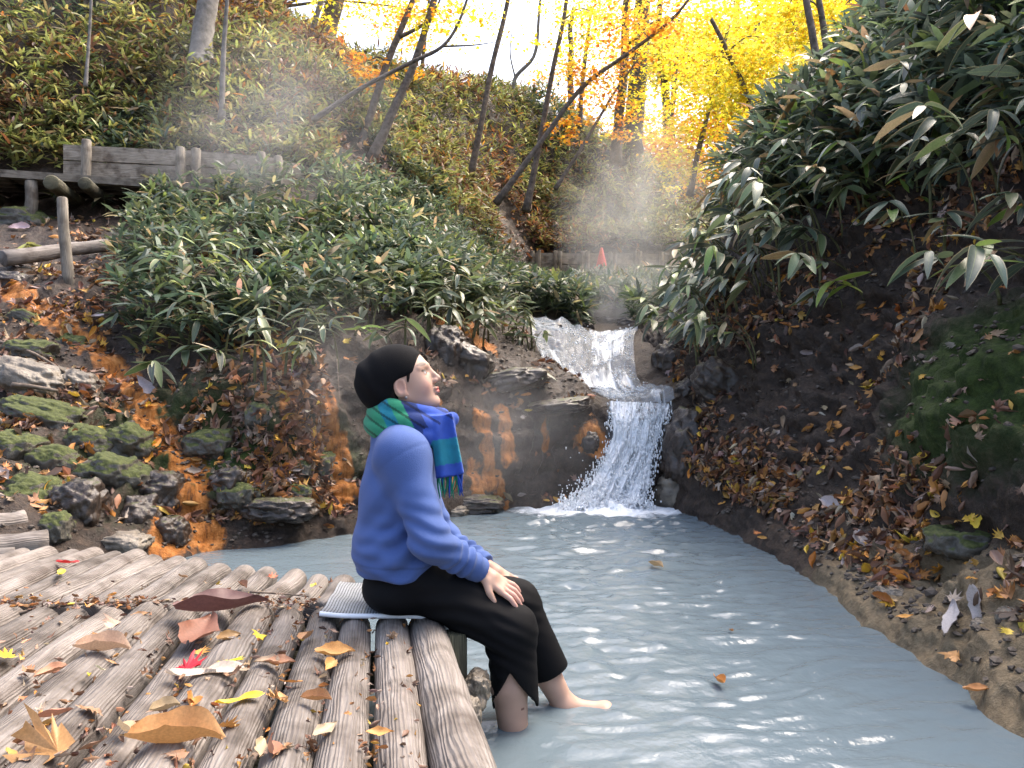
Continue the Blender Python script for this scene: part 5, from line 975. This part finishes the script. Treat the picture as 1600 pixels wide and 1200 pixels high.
# trousers
def trouser_sdf(p):
    d = ell(p, P(638, 905, 2.445), (.124, .17, .098)); d = smin(d, ell(p, P(627, 918, 2.445), (.108, .172, .06)), .05)
    d = smax(d, p[:, 2]+.548, .02); d = smax(d, -(p[:, 2]-(ZD+.012)), .01)*1.0
    for hp, kn, hemc, rh, near in ((hipN+np.array((0, -.01, 0)), kneeN, P(805, 1090, 2.335), .068, True), (hipF, kneeF, P(862, 1052, 2.50), .056, False)):
        lg = smin(cap(p, hp, kn, .086, .074), cap(p, kn, hemc+(hemc-kn)*.3, .072, rh), .03); u = (hemc-kn)/np.linalg.norm(hemc-kn); cut = (p-hemc)@u
        lg = lg-.006*np.sin(((p-kn)@np.array((.55, 0, 1)))*2*np.pi/.04+2.5*vnoise(p*11))*np.exp(-(np.linalg.norm(p-kn-np.array((-.03, 0, -.03)), axis=1)/.085)**2)-.004*np.sin(((p-hp)@np.array((.2, 0, 1)))*2*np.pi/.05+3*vnoise(p*7))*np.exp(-(np.linalg.norm(p-.5*(hp+kn), axis=1)/.15)**2)
        if near:                                                           # side slit: an upturned V in the outer side of the hem
            cut = cut-.028*np.clip(np.abs(p[:, 0]-hemc[0])/.06, 0, 1.1); ap = P(797, 1050, 2.28); wdg = np.maximum(np.abs(p[:, 0]-ap[0]-.12*(ap[2]-p[:, 2]))-.62*(ap[2]-p[:, 2]), p[:, 1]-2.325); lg = smax(lg, -wdg, .004)
        lg = smax(lg, cut, .006); inner = np.maximum(cap(p, kn, hemc+(hemc-kn)*.5, .06, rh-.013), -(cut+.035)); lg = smax(lg, -inner, .004)
        d = smin(d, lg, .02)
    return d
ob('trousers', sdf_mesh('trousers', trouser_sdf, (-.50, 2.17, -1.02), (.22, 2.72, -.5), .0048, M_PANTS, lambda V: np.tile((.0045, .0045, .0055), (len(V), 1)), 2, PO), person)
# beanie, hair
def beanie_sdf(p):
    q = to_head(p); d = ell(q, (-.014, 0, .046), (.103, .084, .093)); d = smin(d, ell(q, (-.072, 0, .035), (.062, .072, .074), roty(-.5)), .05); d = smin(d, ell(q, (-.075, 0, -.012), (.045, .062, .06)), .04)
    lim = q[:, 0]-(.083-.62*np.clip(.082-q[:, 2], 0, 1)**1.0); d = smax(d, lim, .012)
    low = -(q[:, 2]-np.interp(q[:, 0], [-.13, -.05, -.018, .01, .09], [-.07, -.065, .018, .026, .03])); d = smax(d, low, .008)
    return d-.0025*np.sin(q[:, 0]*95+q[:, 2]*40+3*vnoise(p*12))*np.clip((-.02-q[:, 0])/.05, 0, 1)
ob('beanie', sdf_mesh('beanie', beanie_sdf, HC+np.array((-.17, -.11, -.10)), HC+np.array((.12, .11, .16)), .0032, M_HAT, lambda V: np.tile((.005, .005, .006), (len(V), 1)), 2, PO), person)
def hair_sdf(p):
    q = to_head(p); s = np.stack([q[:, 0], np.abs(q[:, 1]), q[:, 2]], 1); d = cap(s, (.038, .061, .047), (.024, .0685, .010), .0105, .0035); d = smin(d, cap(s, (-.03, .062, .01), (-.04, .054, -.06), .016, .014), .015)
    return smin(d, ell(q, (-.062, 0, -.025), (.042, .058, .05)), .02)
ob('hair', sdf_mesh('hair', hair_sdf, HC+np.array((-.15, -.11, -.12)), HC+np.array((.09, .11, .09)), .003, M_HAT, lambda V: np.tile((.012, .009, .008), (len(V), 1)), 1, PO), person)
V, F = I1; er = W(.004, -.079, -.034); ob('earring', mk_mesh('earring', V*.0045+er-PO, F, simple('earring_metal', (.05, .05, .06), (.4, .4, .4), 30, .25, 0)), person)
# scarf
NC = P(640, 657, 2.45)
def scarf_ring(p):
    q = (p-NC)@roty(math.radians(14)); rr = np.hypot(q[:, 0]/1.06, q[:, 1]/1.0); a = np.arctan2(q[:, 1], q[:, 0]); d = None
    for R, z, t in ((.078, .030, .026), (.092, .004, .032), (.097, -.028, .030)):
        wob = .008*np.sin(2*a+R*90)+.004*np.sin(5*a+z*200); e = np.hypot(rr-R-wob, (q[:, 2]-z-.010*np.sin(a*1.0+R*60)-.012*np.cos(a))*.9)-t; d = e if d is None else smin(d, e, .006)
    return d
tA, tB = P(690, 668, 2.375), P(701, 742, 2.35)
def scarf_sdf(p):
    d = scarf_ring(p); d = smin(d, cap(p, P(655, 690, 2.355), P(706, 655, 2.40), .024, .022), .006)
    u = (tB-tA)/np.linalg.norm(tB-tA); t = (p-tA)@u; r = p-tA-t[:, None]*u; L = np.linalg.norm(tB-tA); e = np.maximum(np.abs(r[:, 0]-.004)-.029-.006*t/L, np.maximum(np.abs(r[:, 1]-.006*np.sin(r[:, 0]*110))-.012, np.maximum(-t-.03, t-L)))-.006
    return smin(d, e, .010)
def scarf_col(V):
    q = (V-NC)@roty(math.radians(14)); a = np.arctan2(q[:, 1], q[:, 0]); u = (tB-tA)/np.linalg.norm(tB-tA); t = (V-tA)@u
    blue, teal, green, navy = (.03, .075, .36), (.012, .17, .24), (.03, .24, .13), (.012, .03, .13); pal = np.array((green, teal, green, navy, blue, teal, blue, blue, navy, teal))
    k = np.clip(((q[:, 0]+.12)/.24*5+q[:, 2]*20), 0, 4.99).astype(int); c = pal[k]; hang = (t > .0) & (V[:, 1] < 2.41) & (V[:, 0] > tA[0]-.05); kt = np.clip((t/.15*4).astype(int), 0, 4); c[hang] = np.array((blue, teal, teal, blue, blue))[kt[hang]]
    kn = cap(V, P(655, 690, 2.355), P(706, 655, 2.40), .024, .022) < .006; c[kn] = blue; band = np.abs(((q[:, 2]*60+q[:, 0]*18) % 2.0)-1) < .22; c[band & ~kn & ~hang] *= .35
    return c*(1+.15*fbm(V*60, 2))[:, None]
scf = ob('scarf', sdf_mesh('scarf', scarf_sdf, NC+np.array((-.15, -.16, -.20)), NC+np.array((.17, .15, .09)), .0034, M_SCARF, scarf_col, 1, PO), person)
M_FRG = [simple('green_fringe', (.02, .2, .12), (.04, .3, .17), 60, .9, 0), simple('blue_fringe', (.02, .06, .3), (.03, .09, .4), 60, .9, 0)]
for k in range(22):
    x = tB[0]-.034+.074*k/21; a = np.array((x, tB[1]+RNG.normal(0, .006), tB[2]+.004)); b = a+np.array((RNG.normal(.0, .008), RNG.normal(0, .006), -RNG.uniform(.05, .075))); V, Q, T, uv = tube(cat_rom([a, (a+b)/2+RNG.normal(0, .004, 3), b], 6), [.0028, .003, .0028, .0024, .002, .0012], 5); m = MB(); m.add(V, Q, T, uv); ob('fringe', m.mesh('fringe', M_FRG[k > 16 or k % 6 == 5], PO), scf)
a = wrN+hd*.0; V, Q, T, uv = tube([a+hd*.0895+hs_*.027+np.array((math.cos(t)*hn+math.sin(t)*hs_)*.0098) for t in np.linspace(0, 6.28, 14)], .0012, 5, False); m = MB(); m.add(V, Q, T, uv); ob('ring', m.mesh('ring', simple('gold', (.6, .45, .2), (.7, .5, .25), 20, .25, 0), PO), person)
# ------------------------------------------------------------------ steam over the hot stream
def steam_mat(dens, scale, thr):
    m = bpy.data.materials.new('steam'); m.use_nodes = True; n = m.node_tree.nodes; l = m.node_tree.links; n.remove(n['Principled BSDF'])
    v = n.new('ShaderNodeVolumePrincipled'); v.inputs['Color'].default_value = (.95, .96, .98, 1); v.inputs['Anisotropy'].default_value = .2
    tc = n.new('ShaderNodeTexCoord'); t = noise_n(n, l, scale, 4, 'Object', None, .6, .4); ln = n.new('ShaderNodeVectorMath'); ln.operation = 'LENGTH'; l.new(tc.outputs['Object'], ln.inputs[0])
    fall = math_n(n, l, 'SUBTRACT', 1.0, ln.outputs['Value'], True); k = math_n(n, l, 'SUBTRACT', t.outputs[0], thr, True)
    l.new(math_n(n, l, 'MULTIPLY', math_n(n, l, 'MULTIPLY', fall, k), dens), v.inputs['Density']); l.new(v.outputs[0], n['Material Output'].inputs['Volume']); return m
for px, py, d, sx, sy, sz, de, lab in [(985, 330, 14, 1.5, 1.6, 2.1, 2.6, 'steam rising in front of the far walkway and hillside'), (425, 190, 9.4, 1.7, 1.0, 1.5, 1.1, 'steam drifting over the left plank wall'), (980, 480, 11, 1.1, 1.8, .75, 3.0, 'steam hanging over the upper stream'), (760, 690, 6.1, 1.0, .45, .75, 2.4, 'steam in front of the wet cliff beside the waterfall'), (500, 600, 5.3, .7, .35, .8, 1.5, 'steam in front of the dark cliff behind the person')]:
    o = ob('steam', mk_mesh('steam', I1[0], I1[1], steam_mat(de, 1.7, .36)), None, lab, None, None, 'stuff'); o.location = [float(v) for v in P(px, py, d)]; o.scale = (sx, sy, sz)
